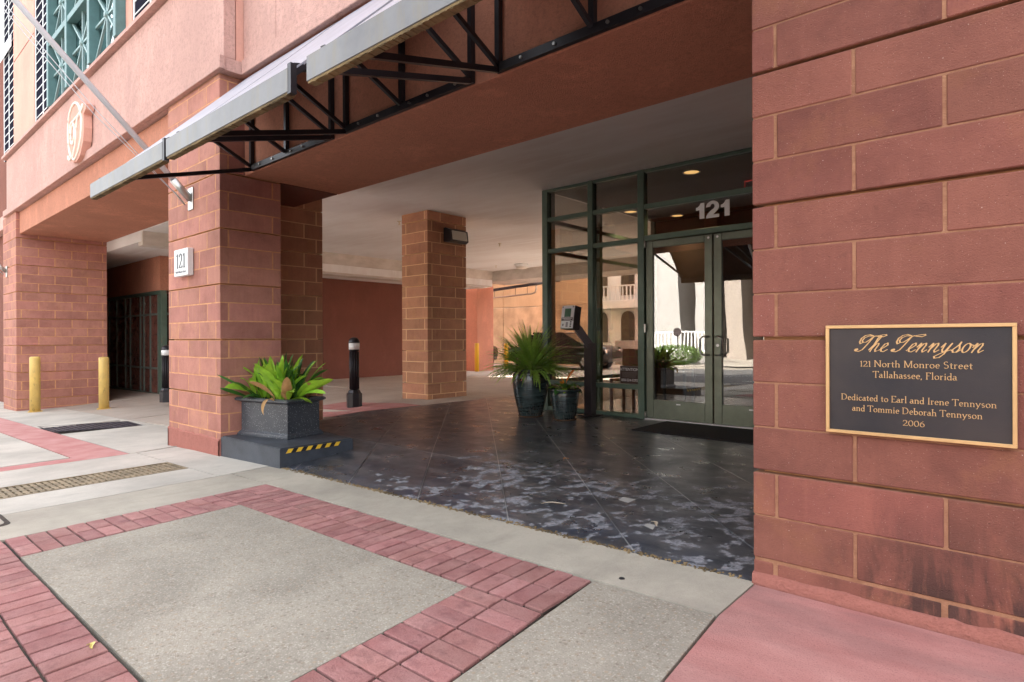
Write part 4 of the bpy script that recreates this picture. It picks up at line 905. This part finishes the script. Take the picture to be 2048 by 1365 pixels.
# ================================================================== INTERCOM KIOSK
K = thing('intercom_post', 'dark bent post carrying a pale intercom panel beside the entrance', 'intercom', (-5.03, 7.40, 0))
DKM = plain('dark_brown_metal', (.05, .038, .04), .4, .3, .1)
ob('base_plate', -5.16, -4.90, 7.28, 7.54, .001, .018, DKM, K)
obj('post', lambda bm: (box(bm, -5.095, -4.965, 7.34, 7.46, .018, 1.06, .004),), DKM, K)
obj('arm', lambda bm: bar(bm, (-5.03, 7.40, 1.02), (-5.20, 7.24, 1.36), .11, .11), DKM, K)
mt = Matrix.Translation((-5.235, 7.14, 1.44)) @ Matrix.Rotation(R(-6), 4, 'Z') @ Matrix.Rotation(R(-10), 4, 'X')
def kb(name, x0, x1, y0, y1, z0, z1, mat, b=0):
    bm = bmesh.new(); box(bm, x0, x1, y0, y1, z0, z1, b, mt); return obj(name, bm, mat, K)
kb('head', -.125, .125, .0, .14, -.17, .17, DKM, .006); kb('face_plate', -.12, .12, -.012, -.001, -.05, .168, plain('pale_panel', (.62, .60, .62), .45), .002); kb('lower_plate', -.112, .125, -.013, -.001, -.168, -.055, WHITE, .002)
kb('display', -.055, .065, -.016, -.0125, .0, .125, LCD); kb('label_strip', -.105, .11, -.017, -.0125, -.052, -.008, SB)
def ktext(name, txt, size, x, z, mat):
    o = font_text(name, txt, size, 0, 0, 0, mat, None); 
    for v in o.data.vertices: v.co = (mt @ (v.co + Vector((x, -.018, z)))) - BASE[K.name]
    o.parent = K
    o.location = (0, 0, 0)
for i in range(12):
    kb('print_mark', -.085 + i * .0155, -.075 + i * .0155, -.0185, -.0171, -.028, -.016, ALU)
    if 1 < i < 11: kb('print_mark', -.085 + i * .0155, -.076 + i * .0155, -.0185, -.0171, -.046, -.036, ALU)
kb('keypad', -.01, .03, -.0155, -.0135, -.15, -.075, plain('grey_keys', (.3, .3, .32), .5)); 
for i in range(3): kb('button', .07, .095, -.018, -.0135, -.085 - i * .032, -.065 - i * .032, BLACKP, .003)
for a, b in ((-.10, .15), (.10, .15)): kb('screw', a - .01, a + .01, -.016, -.0125, b - .01, b + .01, BLACKP)
kb('card_reader', -.075, -.055, -.016, -.0135, -.13, -.10, BLACKP)

# ================================================================== BOLLARDS
def bollard_light(x, y, z0, label):
    t = thing('bollard_light', label, 'bollard', (x, y, z0), 'black fluted bollard lights')
    Hh = 1.185
    obj('shaft', lambda bm: lathe(bm, x, y, [(.072, z0 + .26), (.072, z0 + .96), (.090, z0 + .965), (.090, z0 + .985)], 24), BLACK, t)
    for k in range(12):
        a = k * math.pi / 6; obj('flute', lambda bm: tube(bm, [(x + .074 * math.cos(a), y + .074 * math.sin(a), z0 + .29), (x + .074 * math.cos(a), y + .074 * math.sin(a), z0 + .95)], .011, 6), BLACK, t)
    obj('lens', lambda bm: lathe(bm, x, y, [(.092, z0 + .985), (.094, z0 + 1.10)], 24), WHITE, t)
    obj('cap', lambda bm: lathe(bm, x, y, [(.098, z0 + 1.10), (.097, z0 + 1.12), (.082, z0 + 1.16), (.052, z0 + 1.19), (.012, z0 + 1.2)], 24), BLACK, t)
    def base(bm):
        lathe(bm, x, y, [(.135, z0 - .03), (.135, z0 + .21), (.115, z0 + .225), (.095, z0 + .27), (.076, z0 + .28)], 8, False)
    obj('base', base, BLACK, t)
    for k in (0, 2, 4, 6): 
        a = k * math.pi / 4 + math.pi / 8; obj('bolt', lambda bm: lathe(bm, x + .10 * math.cos(a), y + .10 * math.sin(a), [(.012, z0 + .21), (.012, z0 + .232)], 6), BLACK, t)
    return t
B1 = bollard_light(-9.17, 6.17, -.036, 'black fluted bollard light with a white lens in the middle of the garage entry')
dup(B1, (-14.36 + 9.17, 4.90 - 6.17, -.19 + .036), 'black bollard light partly hidden by the front pier beside the window wall')
def ybollard(x, y, z0, h, label, mat, r=.098):
    t = thing('yellow_bollard', label, 'bollard', (x, y, z0), 'yellow pipe bollards')
    obj('pipe', lambda bm: lathe(bm, x, y, [(r, z0 - .05), (r, z0 + h - .03), (r * .93, z0 + h - .01), (r * .6, z0 + h)], 28), mat, t)
    obj('base_ring', lambda bm: [box(bm, x + r * 1.12 * math.cos(a) - .02, x + r * 1.12 * math.cos(a) + .02, y + r * 1.12 * math.sin(a) - .02, y + r * 1.12 * math.sin(a) + .02, z0 - .01, z0 + .012 + random.random() * .012) for a in [k * .45 for k in range(14)]], mat, t)
ybollard(-16.75, 3.06, gz(-16.75, 3.06), 1.22, 'pale yellow pipe bollard at the street end of the left pier', YEL)
ybollard(-15.55, 4.05, gz(-15.55, 4.05), 1.14, 'pale yellow pipe bollard at the inner end of the left pier', YEL)
ybollard(-15.95, 16.05, -.12, 1.08, 'deep yellow bollard against the square rear pillar', YEL2, .085)
ybollard(-16.05, 17.8, -.12, 1.05, 'deep yellow bollard half hidden behind the fern', YEL2, .085)

# ================================================================== GRATES, LID, SMALL GROUND ITEMS
def grate(name, label, quad, mat, n, m_, wide):
    t = thing(name, label, 'grate', (quad[0][0], quad[0][1], gz(*quad[0])))
    def P(u, v):
        a, b, c, d = quad; x = (a[0] * (1 - u) + b[0] * u) * (1 - v) + (d[0] * (1 - u) + c[0] * u) * v; y = (a[1] * (1 - u) + b[1] * u) * (1 - v) + (d[1] * (1 - u) + c[1] * u) * v; return x, y
    bm = bmesh.new(); bm.faces.new([bm.verts.new((*p, gz(*p) - .022)) for p in quad]); obj('pit', bm, DIRT, t)
    def strip(nm, p, q, wd, top, mat=mat):
        a = Vector((*p, gz(*p) + top)); b = Vector((*q, gz(*q) + top)); obj(nm, lambda bm: bar(bm, a, b, wd, .014), mat, t)
    for u in (0.015, .985): strip('frame', P(u, 0), P(u, 1), .022, -.004)
    for v in (0, 1): strip('frame', P(0, v), P(1, v), .022, -.004)
    for i in range(1, n):
        wd = wide * .62; 
        strip('bar', P(.03, i / n), P(.97, i / n), wd, -.009)
    for j in range(1, m_): strip('cross_bar', P(j / m_, .01), P(j / m_, .99), .03, -.0095)
TAN = plain('tan_cast_grate', (.24, .185, .115), .8, .1, .3); DGR = plain('dark_cast_grate', (.045, .035, .045), .6, .3, .3)
grate('trench_grate', 'long tan cast grate crossing the driveway in front of the front pier', [(-6.99, -1.4), (-6.44, -1.4), (-6.44, 2.385), (-6.99, 2.385)], TAN, 76, 4, .05)
grate('trench_grate', 'dark slotted grate between the left pier and the front pier', [(-12.87, 2.39), (-11.66, 2.38), (-11.17, 3.44), (-12.17, 3.52)], DGR, 14, 8, .06)
t = thing('utility_lid', 'rounded concrete utility box lid at the left edge of the sidewalk', 'lid', (-5.65, .7, gz(-5.65, .7)))
for nm, e, dz, mt_ in (('rim', .0, .003, DIRT), ('lid', .03, .006, CON)):
    pts = []; x0, x1, y0, y1 = -5.84 + e, -5.38 - e, .25 + e, .855 - e; r = .07
    for cx, cy, a in ((x1 - r, y1 - r, 0), (x0 + r, y1 - r, 90), (x0 + r, y0 + r, 180), (x1 - r, y0 + r, 270)): pts += [(cx + r * math.cos(R(a + k * 18)), cy + r * math.sin(R(a + k * 18))) for k in range(6)]
    o = patch(nm, pts, mt_, dz, .5, .01, t)
t = thing('survey_cap', 'tiny black round cap set in the pale sidewalk strip', 'cap', (-1.54, 2.53, gz(-1.54, 2.53)))
obj('disc', lambda bm: lathe(bm, -1.54, 2.53, [(.014, gz(-1.54, 2.53) - .002), (.014, gz(-1.54, 2.53) + .003)], 14), BLACKP, t)
def fallen_leaf(x, y, L_, wd, ang, mat, label, lift=.004):
    bm = bmesh.new(); n = 9; z = gz(x, y) + lift; rr = []
    for i in range(n + 1):
        u = i / n; wv = wd * math.sin(math.pi * u) ** .8 + .0005; cv = .012 * math.sin(u * 5); c_, s_ = math.cos(ang), math.sin(ang); lx = (u - .5) * L_
        rr.append([bm.verts.new((x + lx * c_ - (cv + sgn * wv) * s_, y + lx * s_ + (cv + sgn * wv) * c_, z + .006 * math.sin(u * 3.1) + (.004 if sgn else 0))) for sgn in (-1, 0, 1)])
    for a, b in zip(rr, rr[1:]):
        for j in range(2): bm.faces.new((a[j], b[j], b[j + 1], a[j + 1]))
    o = obj('fallen_leaf', bm, mat); o['label'] = label; o['category'] = 'leaf'; o['group'] = 'fallen leaves'
PALE = plain('bleached_leaf', (.50, .42, .32), .8)
fallen_leaf(-2.60, 3.37, .17, .012, R(40), PALE, 'long bleached leaf on the worn middle of the dark slab'); fallen_leaf(-1.82, 3.38, .10, .011, R(-35), PALE, 'short bleached leaf on the dark slab nearer the right wall')
fallen_leaf(-2.83, .69, .05, .010, R(20), plain('yellow_leaf', (.6, .5, .15), .6), 'small yellow leaf on the red pavers at lower left'); fallen_leaf(-3.4, 4.6, .05, .012, R(80), CROT, 'tiny orange leaf on the dark slab')

# ================================================================== WALL LAMP, CEILING FITTINGS
t = thing('wall_lamp', 'black wedge wall pack lamp on the right face of the garage column', 'lamp', (-8.6, 8.05, 3.1))
def wl(bm):
    P = [(-8.65, 2.98), (-8.65, 3.245), (-8.60, 3.25), (-8.47, 3.20), (-8.44, 3.0), (-8.5, 2.965)]
    prism(bm, [(x, 7.82, z) for x, z in P], (0, .46, 0))
obj('housing', wl, BLACKP, t)
bm = bmesh.new(); prism(bm, [(-8.585, 7.86, 3.225), (-8.462, 7.86, 3.185), (-8.432, 7.86, 3.01), (-8.585, 7.86, 3.0)], (0, .38, 0)); obj('lens', bm, plain('frosted_lens', (.55, .54, .48), .25), t)
for (x, y, lab) in ((-9.95, 7.78, 'brass sprinkler head left of the garage column'), (-10.4, 11.3, 'brass sprinkler head right of the garage column'), (-13.7, 14.7, 'small sprinkler head near the rear beam')):
    zc = 3.535; t = thing('sprinkler_head', lab, 'sprinkler', (x, y, zc))
    obj('body', lambda bm: lathe(bm, x, y, [(.045, zc - .001), (.045, zc - .006), (.014, zc - .012), (.012, zc - .05), (.004, zc - .07)], 12), plain('brass', (.6, .5, .35), .4, .6) if 'brass' not in MATS else MATS['brass'], t)
    obj('deflector', lambda bm: lathe(bm, x, y, [(.03, zc - .075), (.03, zc - .071)], 12), MATS['brass'], t)
t = thing('smoke_detector', 'round white ceiling light near the rear beam', 'ceiling light', (-12.8, 14.95, 3.53)); x, y, zc = -12.8, 14.95, 3.534
obj('housing', lambda bm: lathe(bm, x, y, [(.22, zc), (.23, zc - .05), (.2, zc - .09)], 24), WHITE, t); obj('lens', lambda bm: lathe(bm, x, y, [(.195, zc - .0905), (.18, zc - .13), (.1, zc - .16)], 24), plain('ceiling_lens', (.7, .66, .6), .3), t)

# ================================================================== PLANTER ON ITS PLINTH
t = thing('planter_plinth', 'dark grey painted concrete plinth with hazard tape under the box planter', 'plinth', (-6.27, 3.45, -.1))
bm = bmesh.new(); q = [(-6.783, 2.862), (-5.56, 2.90), (-5.56, 3.72), (-6.783, 3.86)]; tz = lambda x: .08
vt = [bm.verts.new((*p, tz(p[0]))) for p in q]; vb = [bm.verts.new((*p, -.3)) for p in q]; bm.faces.new(vt)
for i in range(4): bm.faces.new((vb[i], vb[(i + 1) % 4], vt[(i + 1) % 4], vt[i]))
bmesh.ops.bevel(bm, geom=[e for e in bm.edges if all(v.co.z > -.2 for v in e.verts)], offset=.012, segments=2, affect='EDGES'); obj('body', bm, DKGREY, t)
ya = 2.96; nst = 11; w_ = .58 / nst
for i in range(nst):
    mt_ = TAPE_K if i % 2 else TAPE_Y; y0 = ya + i * w_; bm = bmesh.new()
    P = [(-5.559, y0, .026), (-5.559, y0 + w_, .026), (-5.559, y0 + w_ + .03, .066), (-5.559, y0 + .03, .066)]; prism(bm, P, (.002, 0, 0)); obj('tape_stripe', bm, mt_, t)
PB = thing('box_planter', 'speckled dark grey box planter with rolled rim on the plinth', 'planter', (-5.97, 3.20, .08))
mtp = Matrix.Translation((-5.975, 3.20, .081)) @ Matrix.Rotation(R(12.5), 4, 'Z')
def pb(bm, x0, x1, y0, y1, z0, z1, b=0): box(bm, x0, x1, y0, y1, z0, z1, b, mtp)
Wd, Dp, Hp = .80, .50, .39
bm = bmesh.new()
def ring(e, z): return [bm.verts.new(mtp @ Vector(p)) for p in ((-Wd - e, -e, z), (e, -e, z), (e, Dp + e, z), (-Wd - e, Dp + e, z))]
prof = [(-.0, 0), (.0, .016), (-.008, .024), (-.012, .036), (-.026, .048), (-.032, .056), (-.032, .36), (-.028, .368)]
rs = [ring(e, z) for e, z in prof]
for a, b in zip(rs, rs[1:]):
    for k in range(4): bm.faces.new((a[k], a[(k + 1) % 4], b[(k + 1) % 4], b[k]))
obj('box', bm, PLANTER, PB)
bm = bmesh.new(); prof = [(-.04, .366), (-.006, .374), (.018, .386), (.018, .402), (.002, .416), (-.035, .416), (-.05, .40), (-.05, .34)]
rs = [ring(e, z) for e, z in prof]
for a, b in zip(rs, rs[1:]):
    for k in range(4): bm.faces.new((a[k], a[(k + 1) % 4], b[(k + 1) % 4], b[k]))
obj('rim', bm, PLANTER, PB)
bm = bmesh.new(); pb(bm, -Wd + .05, -.05, .05, Dp - .05, .30, .375); obj('soil', bm, SOIL, PB)

def leaf_mesh(bm, base, tip_dir, L_, wd, droop, az, fold=.25, n=8, stalk=.25, twist=0, curl=0):
    """one lanceolate leaf: rises from base, arches over"""
    base = Vector(base); pts = []; p = base.copy(); el = tip_dir
    for i in range(n + 1):
        pts.append((p.copy(), el)); stp = L_ / n; p = p + Vector((math.cos(az) * math.cos(el), math.sin(az) * math.cos(el), math.sin(el))) * stp; el -= droop / n * (1 + i / n)
    rr = []
    for i, (p, el) in enumerate(pts):
        u = i / n; wv = wd * (.08 if u < stalk * .8 else max(.0, math.sin(math.pi * min(1, (u - stalk * .6) / (1 - stalk * .6)) ** .85)) ** .62 + .03 * (u < .98)); 
        side_ = Vector((-math.sin(az), math.cos(az), 0)); nrm = Vector((-math.sin(el) * math.cos(az), -math.sin(el) * math.sin(az), math.cos(el)))
        tw = twist * u; sd_ = side_ * math.cos(tw) + nrm * math.sin(tw); nn = nrm * math.cos(tw) - side_ * math.sin(tw)
        wob = curl * math.sin(u * 7)
        rr.append([bm.verts.new(p + sd_ * wv * s_ + nn * (fold * wv * abs(s_) + wob * wv * (1 if s_ > 0 else -1 if s_ < 0 else 0))) for s_ in (-1, -.5, 0, .5, 1)])
    for a, b in zip(rr, rr[1:]):
        for j in range(4): bm.faces.new((a[j], b[j], b[j + 1], a[j + 1])).smooth = True
rn = random.Random(11)
A = thing('cast_iron_plant', 'bright green broad-leaved plant in the box planter, some leaves brown', 'plant', (-6.4, 3.45, .43))
for i in range(150):
    lp = mtp @ Vector((-Wd * rn.uniform(.12, .88), Dp * rn.uniform(.15, .85), .37)); c_ = mtp @ Vector((-Wd / 2, Dp / 2, .37))
    o_ = lp - c_; az = math.atan2(o_.y, o_.x) + rn.gauss(0, 1.3); inner = rn.random()
    Lf = rn.choice((.2, .3, .36, .42, .48)) * rn.uniform(.95, 1.2); el = rn.uniform(1.15, 1.57) if inner < .85 else rn.uniform(.3, .9)
    mat_ = LEAF1 if rn.random() < .5 else LEAF2
    if rn.random() < .09: mat_ = LEAFD; Lf *= .8; el = rn.uniform(.5, 1.2)
    bm = bmesh.new(); leaf_mesh(bm, lp, el, Lf, rn.uniform(.024, .056), rn.uniform(-.1, 1.0), az, .3, 9, .22, rn.uniform(-1.3, 1.3), rn.uniform(0, .15)); obj('leaf', bm, mat_, A)
# the tall hero leaves that stand out in the view
for (dx, dy, az, el, L_, wd, dr, mt_, tw) in ((-.42, .12, R(200), 1.45, .50, .048, .15, LEAF1, .5), (-.26, .10, R(250), 1.5, .47, .046, .1, LEAF1, .2), (-.12, .2, R(15), .62, .62, .050, .3, LEAF1, -.9), (-.16, .22, R(5), .5, .60, .04, .5, LEAF1, .8), (-.52, .2, R(190), .75, .42, .038, .7, LEAF2, .6),
    (-.5, .3, R(170), 1.25, .45, .042, .4, LEAF1, -.6), (-.3, .3, R(80), 1.45, .50, .04, .3, LEAF2, .6), (-.2, .35, R(40), 1.2, .52, .042, .4, LEAF1, .5), (-.36, .22, R(130), 1.5, .52, .044, .1, LEAF1, -.4), (-.10, .1, R(-20), .9, .42, .04, .9, LEAF1, .7), (-.2, .02, R(-60), .8, .36, .03, 2.2, LEAFD, .6)):
    bm = bmesh.new(); leaf_mesh(bm, mtp @ Vector((dx, dy, .37)), el, L_, wd, dr, az, .25, 12, .2, tw, .08); obj('leaf', bm, mt_, A)

# ================================================================== GLAZED POTS WITH FERN AND ORANGE-LEAFED PLANT
def pot(x, y, prof, label):
    t = thing('glazed_pot', label, 'pot', (x, y, 0), 'dark glazed pots by the entrance')
    obj('vessel', lambda bm: lathe(bm, x, y, prof, 36), POT, t)
    r0, z0 = prof[0]
    obj('saucer', lambda bm: lathe(bm, x, y, [(r0 + .015, .001), (r0 + .03, .012), (r0 + .028, .018)], 28), plain('rusty_saucer', (.12, .06, .03), .8) if 'rusty_saucer' not in MATS else MATS['rusty_saucer'], t)
    rt, zt = prof[-1]
    obj('soil', lambda bm: lathe(bm, x, y, [(rt * .9, zt - .02), (rt * .88, zt + .003)], 20), SOIL, t)
pot(-5.66, 6.80, [(.155, .004), (.17, .03), (.215, .2), (.248, .36), (.262, .48), (.262, .56), (.25, .62), (.243, .645), (.262, .66), (.265, .68), (.255, .69), (.235, .68)], 'larger dark glazed pot holding the fern')
pot(-5.055, 6.82, [(.135, .004), (.15, .03), (.172, .15), (.19, .28), (.198, .37), (.192, .395), (.207, .405), (.209, .425), (.2, .432), (.18, .425)], 'smaller dark glazed pot holding the orange-leafed plant')
fn = thing('fern', 'large feathery green fern blown to the left in the bigger pot', 'plant', (-5.66, 6.80, .68))
def frond(bm, base, az, el, L_, droop, lw):
    n = 20; p = Vector(base); prev = None
    for i in range(n + 1):
        u = i / n; d = Vector((math.cos(az) * math.cos(el), math.sin(az) * math.cos(el), math.sin(el))); d.x -= .10 * u; d.normalize()
        q = p + d * (L_ / n); s_ = Vector((-math.sin(az), math.cos(az), 0)); up = s_.cross(d); wv = .0022
        a = [bm.verts.new(p + s_ * wv), bm.verts.new(p - s_ * wv), bm.verts.new(q - s_ * wv), bm.verts.new(q + s_ * wv)]; bm.faces.new(a)
        if u > .12:
            ll = lw * (math.sin(math.pi * min(1, .12 + u * .9)) ** .6) * rn.uniform(.75, 1.15)
            for sg in (-1, 1):
                for h in (0, .5):
                    b_ = p + d * (L_ / n) * h; tip = b_ + (s_ * sg * .85 + d * .6 + up * rn.uniform(-.2, .5)).normalized() * ll; w2 = d * .008
                    bm.faces.new([bm.verts.new(b_ - w2), bm.verts.new(b_ + w2), bm.verts.new(tip + w2 * .5), bm.verts.new(tip - w2 * .2)])
        p = q; el -= droop / n
for i in range(300):
    az = rn.uniform(0, 2 * math.pi); k_ = rn.random(); el = 1.55 - 1.5 * k_ ** .95; L_ = rn.uniform(.52, .76) * (1 - .12 * k_)
    if k_ > .9: L_ *= .75
    bm = bmesh.new(); r_ = .16 * k_; frond(bm, (-5.66 + r_ * math.cos(az), 6.80 + r_ * math.sin(az), .68), az, el, L_, rn.uniform(.2, .9) + k_ * .5, rn.uniform(.022, .04)); obj('frond', bm, FERN, fn)
cp = thing('orange_leaf_plant', 'low green plant with one upright orange leaf in the smaller pot', 'plant', (-5.055, 6.82, .42))
for i in range(22):
    az = i * 2.4 + rn.uniform(-.3, .3); el = rn.uniform(.1, 1.0); bm = bmesh.new(); leaf_mesh(bm, (-5.055 + .05 * math.cos(az), 6.82 + .05 * math.sin(az), .42), el, rn.uniform(.17, .31), rn.uniform(.028, .045), rn.uniform(.5, 1.4), az, .2, 8, .2, rn.uniform(-.5, .5), .05); obj('leaf', bm, LEAF2 if i % 3 else LEAF1, cp)
for az, el, L_, wd in ((R(20), 1.25, .31, .045), (R(150), 1.2, .2, .02), (R(-80), .9, .18, .02)):
    bm = bmesh.new(); leaf_mesh(bm, (-5.05, 6.80, .43), el, L_, wd, .3, az, .2, 10, .2, .9, .05); obj('leaf', bm, CROT, cp)

# ================================================================== CARS AT THE REAR
def car(label, x, y, ang, z0=-.1):
    t = thing('parked_car', label, 'car', (x, y, z0)); mtc = Matrix.Translation((x, y, z0)) @ Matrix.Rotation(ang, 4, 'Z')
    secs = [(-2.25, .42, .62, .70), (-2.15, .30, .80, .82), (-1.6, .25, .92, .88), (-.95, .23, .96, .90), (0, .23, .98, .90), (1.0, .23, .95, .90), (1.7, .25, .95, .86), (2.15, .32, .88, .80), (2.25, .45, .70, .70)]
    bm = bmesh.new(); rings = []
    for xx, zl, zh, wd in secs:
        rings.append([bm.verts.new(mtc @ Vector((xx, yy, zz))) for yy, zz in ((-wd * .92, zl), (-wd, (zl + zh) / 2), (-wd * .97, zh - .08), (-wd * .85, zh), (wd * .85, zh), (wd * .97, zh - .08), (wd, (zl + zh) / 2), (wd * .92, zl))])
    for a, b in zip(rings, rings[1:]):
        for k in range(8): bm.faces.new((a[k], a[(k + 1) % 8], b[(k + 1) % 8], b[k])).smooth = True
    bm.faces.new(rings[0]); bm.faces.new(rings[-1]); bmesh.ops.recalc_face_normals(bm, faces=bm.faces); bd = obj('body', bm, CARP, t)
    bm = bmesh.new(); rings = []
    for xx, zz, wd in ((-1.7, .93, .80), (-1.1, 1.36, .66), (-.4, 1.43, .66), (.4, 1.40, .66), (1.35, .95, .80)): rings.append([bm.verts.new(mtc @ Vector((xx, s_ * w2, z2))) for s_, w2, z2 in ((-1, max(wd, .80), .92), (-1, wd, zz), (1, wd, zz), (1, max(wd, .80), .92))])
    for a, b in zip(rings, rings[1:]):
        for k in range(4): bm.faces.new((a[k], a[(k + 1) % 4], b[(k + 1) % 4], b[k]))
    bmesh.ops.recalc_face_normals(bm, faces=bm.faces); obj('cabin_glass', bm, CARG, t)
    bm = bmesh.new(); box(bm, -1.05, .38, -.64, .64, 1.40, 1.455, .02, mtc); obj('roof', bm, CARP, t)
    for xx in (-1.45, 1.45):
        for s_ in (-1, 1):
            bm = bmesh.new(); lathe(bm, 0, 0, [(.2, -.1), (.31, -.1), (.33, -.06), (.33, .06), (.31, .1), (.2, .1)], 22)
            m2 = mtc @ Matrix.Translation((xx, s_ * .80, .33)) @ Matrix.Rotation(R(90), 4, 'X')
            for v in bm.verts: v.co = m2 @ v.co
            wh = obj('wheel', bm, TYRE, t); bm = bmesh.new(); lathe(bm, 0, 0, [(.2, -.105), (.2, .105)], 14)
            for v in bm.verts: v.co = m2 @ v.co
            obj('rim', bm, STEEL, wh)
    for s_ in (-1, 1):
        bm = bmesh.new(); box(bm, 2.12, 2.23, s_ * .6 - .14, s_ * .6 + .14, .66, .80, .02, mtc); obj('headlight', bm, CHROME, t)
        bm = bmesh.new(); box(bm, -2.24, -2.12, s_ * .62 - .14, s_ * .62 + .14, .68, .82, .02, mtc); obj('tail_light', bm, REDL, t)
car('black car parked behind the fern at the rear of the garage', -14.6, 19.6, R(8)); car('black car just showing right of the garage column', -18.6, 17.2, R(95))

# ================================================================== ACROSS THE STREET (seen reflected in the entrance glass)
OB = thing('office_building', 'white office building with slanted fins across the street', 'building', (-20, -26, -.4))
WP2 = plain('white_render', (.30, .29, .28), .7, 0, .06); WP3 = plain('pale_stone_render', (.26, .22, .19), .8, 0, .1); DG = plain('dark_shop_glass', (.06, .055, .045), .15)
ob('wall', -48, 6, -34, -27.2, -.8, 11, DG, OB)
ob('roof_slab', -49, 7, -35, -24.5, 9.4, 10.2, WP2, OB); ob('floor_slab', -49, -21.6, -29, -24.2, 3.2, 3.9, WP2, OB)
for i, (xa, xb) in enumerate([(-46, -44.6), (-42.5, -41.8), (-39.5, -38.2), (-36, -35.2), (-33, -31.8), (-29.8, -29.2), (-27.2, -26.4), (-24.2, -23.6), (-21.3, -19.3), (-18.0, -17.2), (-15.9, -14.9), (-13.6, -12.4), (-10.5, -9.4), (-7, -6), (-3, -2)]):
    bm = bmesh.new(); P = [(xa, -24.2, -.8), (xb + .25, -24.2, -.8), (xb, -24.2, 2.5), (xb - .3, -24.2, 9.4), (xa - .4, -24.2, 9.4)]
    prism(bm, P, (0, -3.2, 0)); obj('fin', bm, WP2 if xa < -16.5 else WP3, OB)
ob('canopy_wall', -48, -21.5, -27.0, -26.8, 5.2, 6.4, WP2, OB)
RL = thing('balustrade', 'white picket balustrade across the street', 'fence', (-19, -19.6, -.3))
ob('rail', -30, -14.6, -19.66, -19.54, 1.42, 1.50, WHITE, RL); ob('rail', -30, -14.6, -19.65, -19.55, .30, .37, WHITE, RL); ob('base', -30, -14.6, -19.8, -19.4, -.6, .29, WP2, RL)
x = -30
while x < -14.6: ob('picket', x, x + .07, -19.64, -19.56, .37, 1.42, WHITE, RL); x += .24
for x in (-29.9, -25, -20, -17.3, -14.7): ob('post', x - .1, x + .1, -19.7, -19.5, -.5, 1.62, WHITE, RL)
def clump(name, cx, cy, cz, rx, ry, rz_, n, sz, mat, rnd, **k):
    bm = bmesh.new()
    for i in range(n):
        d = Vector((rnd.gauss(0, 1), rnd.gauss(0, 1), rnd.gauss(0, 1))).normalized() * rnd.uniform(.55, 1.05) ** .5
        c = Vector((cx + d.x * rx, cy + d.y * ry, cz + d.z * rz_)); a = Vector((rnd.gauss(0, 1), rnd.gauss(0, 1), rnd.gauss(0, 1))).normalized(); b = a.cross(Vector((.3, .5, .8))).normalized(); s_ = sz * rnd.uniform(.6, 1.3)
        bm.faces.new([bm.verts.new(c - a * s_), bm.verts.new(c + b * s_ * .5), bm.verts.new(c + a * s_), bm.verts.new(c - b * s_ * .5)])
    return obj(name, bm, mat, **k)
rt = random.Random(5)
bm = None
o = clump('low_hedge', -16.6, -18.1, .12, 1.7, .7, .62, 2600, .07, TREEL, rt); o['label'] = 'low spreading hedge on the far sidewalk'; o['category'] = 'hedge'
t = thing('round_street_sign', 'round sign on a thin post in the hedge across the street', 'sign', (-16.4, -17.9, 0))
obj('post', lambda bm: tube(bm, [(-16.4, -17.9, -.4), (-16.4, -17.9, 1.3)], .03), BLACK, t); obj('disc', lambda bm: lathe_y(bm, -16.4, -17.92, 1.42, .25, 20, .03), DKM, t)
for j, (x, y, h, lab) in enumerate(((-27.5, -18.4, 7.5, 'street tree at the left end of the white balustrade'), (-40, -19, 8.5, 'street tree far down the opposite sidewalk'), (-8, -19, 8, 'street tree opposite the right wall'))):
    t = thing('street_tree', lab, 'tree', (x, y, -.4)); tr = obj('trunk', lambda bm: tube(bm, [(x, y, -.5), (x + .1, y, h * .3), (x - .1, y + .1, h * .6), (x, y, h * .85)], [.2, .15, .11, .04], 10), BARK, t)
    for a in range(5): obj('limb', lambda bm: tube(bm, [(x, y, h * (.35 + .08 * a)), (x + 1.2 * math.cos(a * 2.3), y + 1.2 * math.sin(a * 2.3), h * (.55 + .08 * a))], [.07, .02], 6), BARK, tr)
    for a in range(9): clump('crown', x + rt.uniform(-1.4, 1.4), y + rt.uniform(-1.4, 1.4), h * rt.uniform(.55, .98), 1.2, 1.2, .9, 520, .13, TREEL, rt, parent=t)

# white building behind the alley, seen through the lobby's side glass
t = thing('white_building', 'white building with arched bays seen through the tall pane left of the doors', 'building', (-13, 27, 0))
ob('wall', -15.05, -4, 24.2, 27, -.3, 1.0, WP2, t); ob('wall', -22, -4, 27.0, 27.4, -.3, 12, WHITE, t); ob('balcony', -20, -8, 26.2, 26.99, 2.6, 3.0, WHITE, t, .02)
for i, x in enumerate((-19.2, -17.6, -16.0, -14.4, -12.8, -11.2, -9.6)):
    for z0, z1 in ((.9, 2.5), (3.3, 5.0)):
        P = [(x - .38, 26.93, z0), (x + .38, 26.93, z0)] + [(x + .38 * math.cos(R(a)), 26.93, z1 - .38 + .38 * math.sin(R(a))) for a in range(0, 181, 30)]
        bm = bmesh.new(); prism(bm, P, (0, .06, 0)); obj('window', bm, DG, t)
x = -19.9
while x < -8.1: ob('baluster', x, x + .05, 26.3, 26.35, 3.0, 3.7, WHITE, t); x += .22
ob('rail', -20, -8, 26.26, 26.38, 3.7, 3.76, WHITE, t)
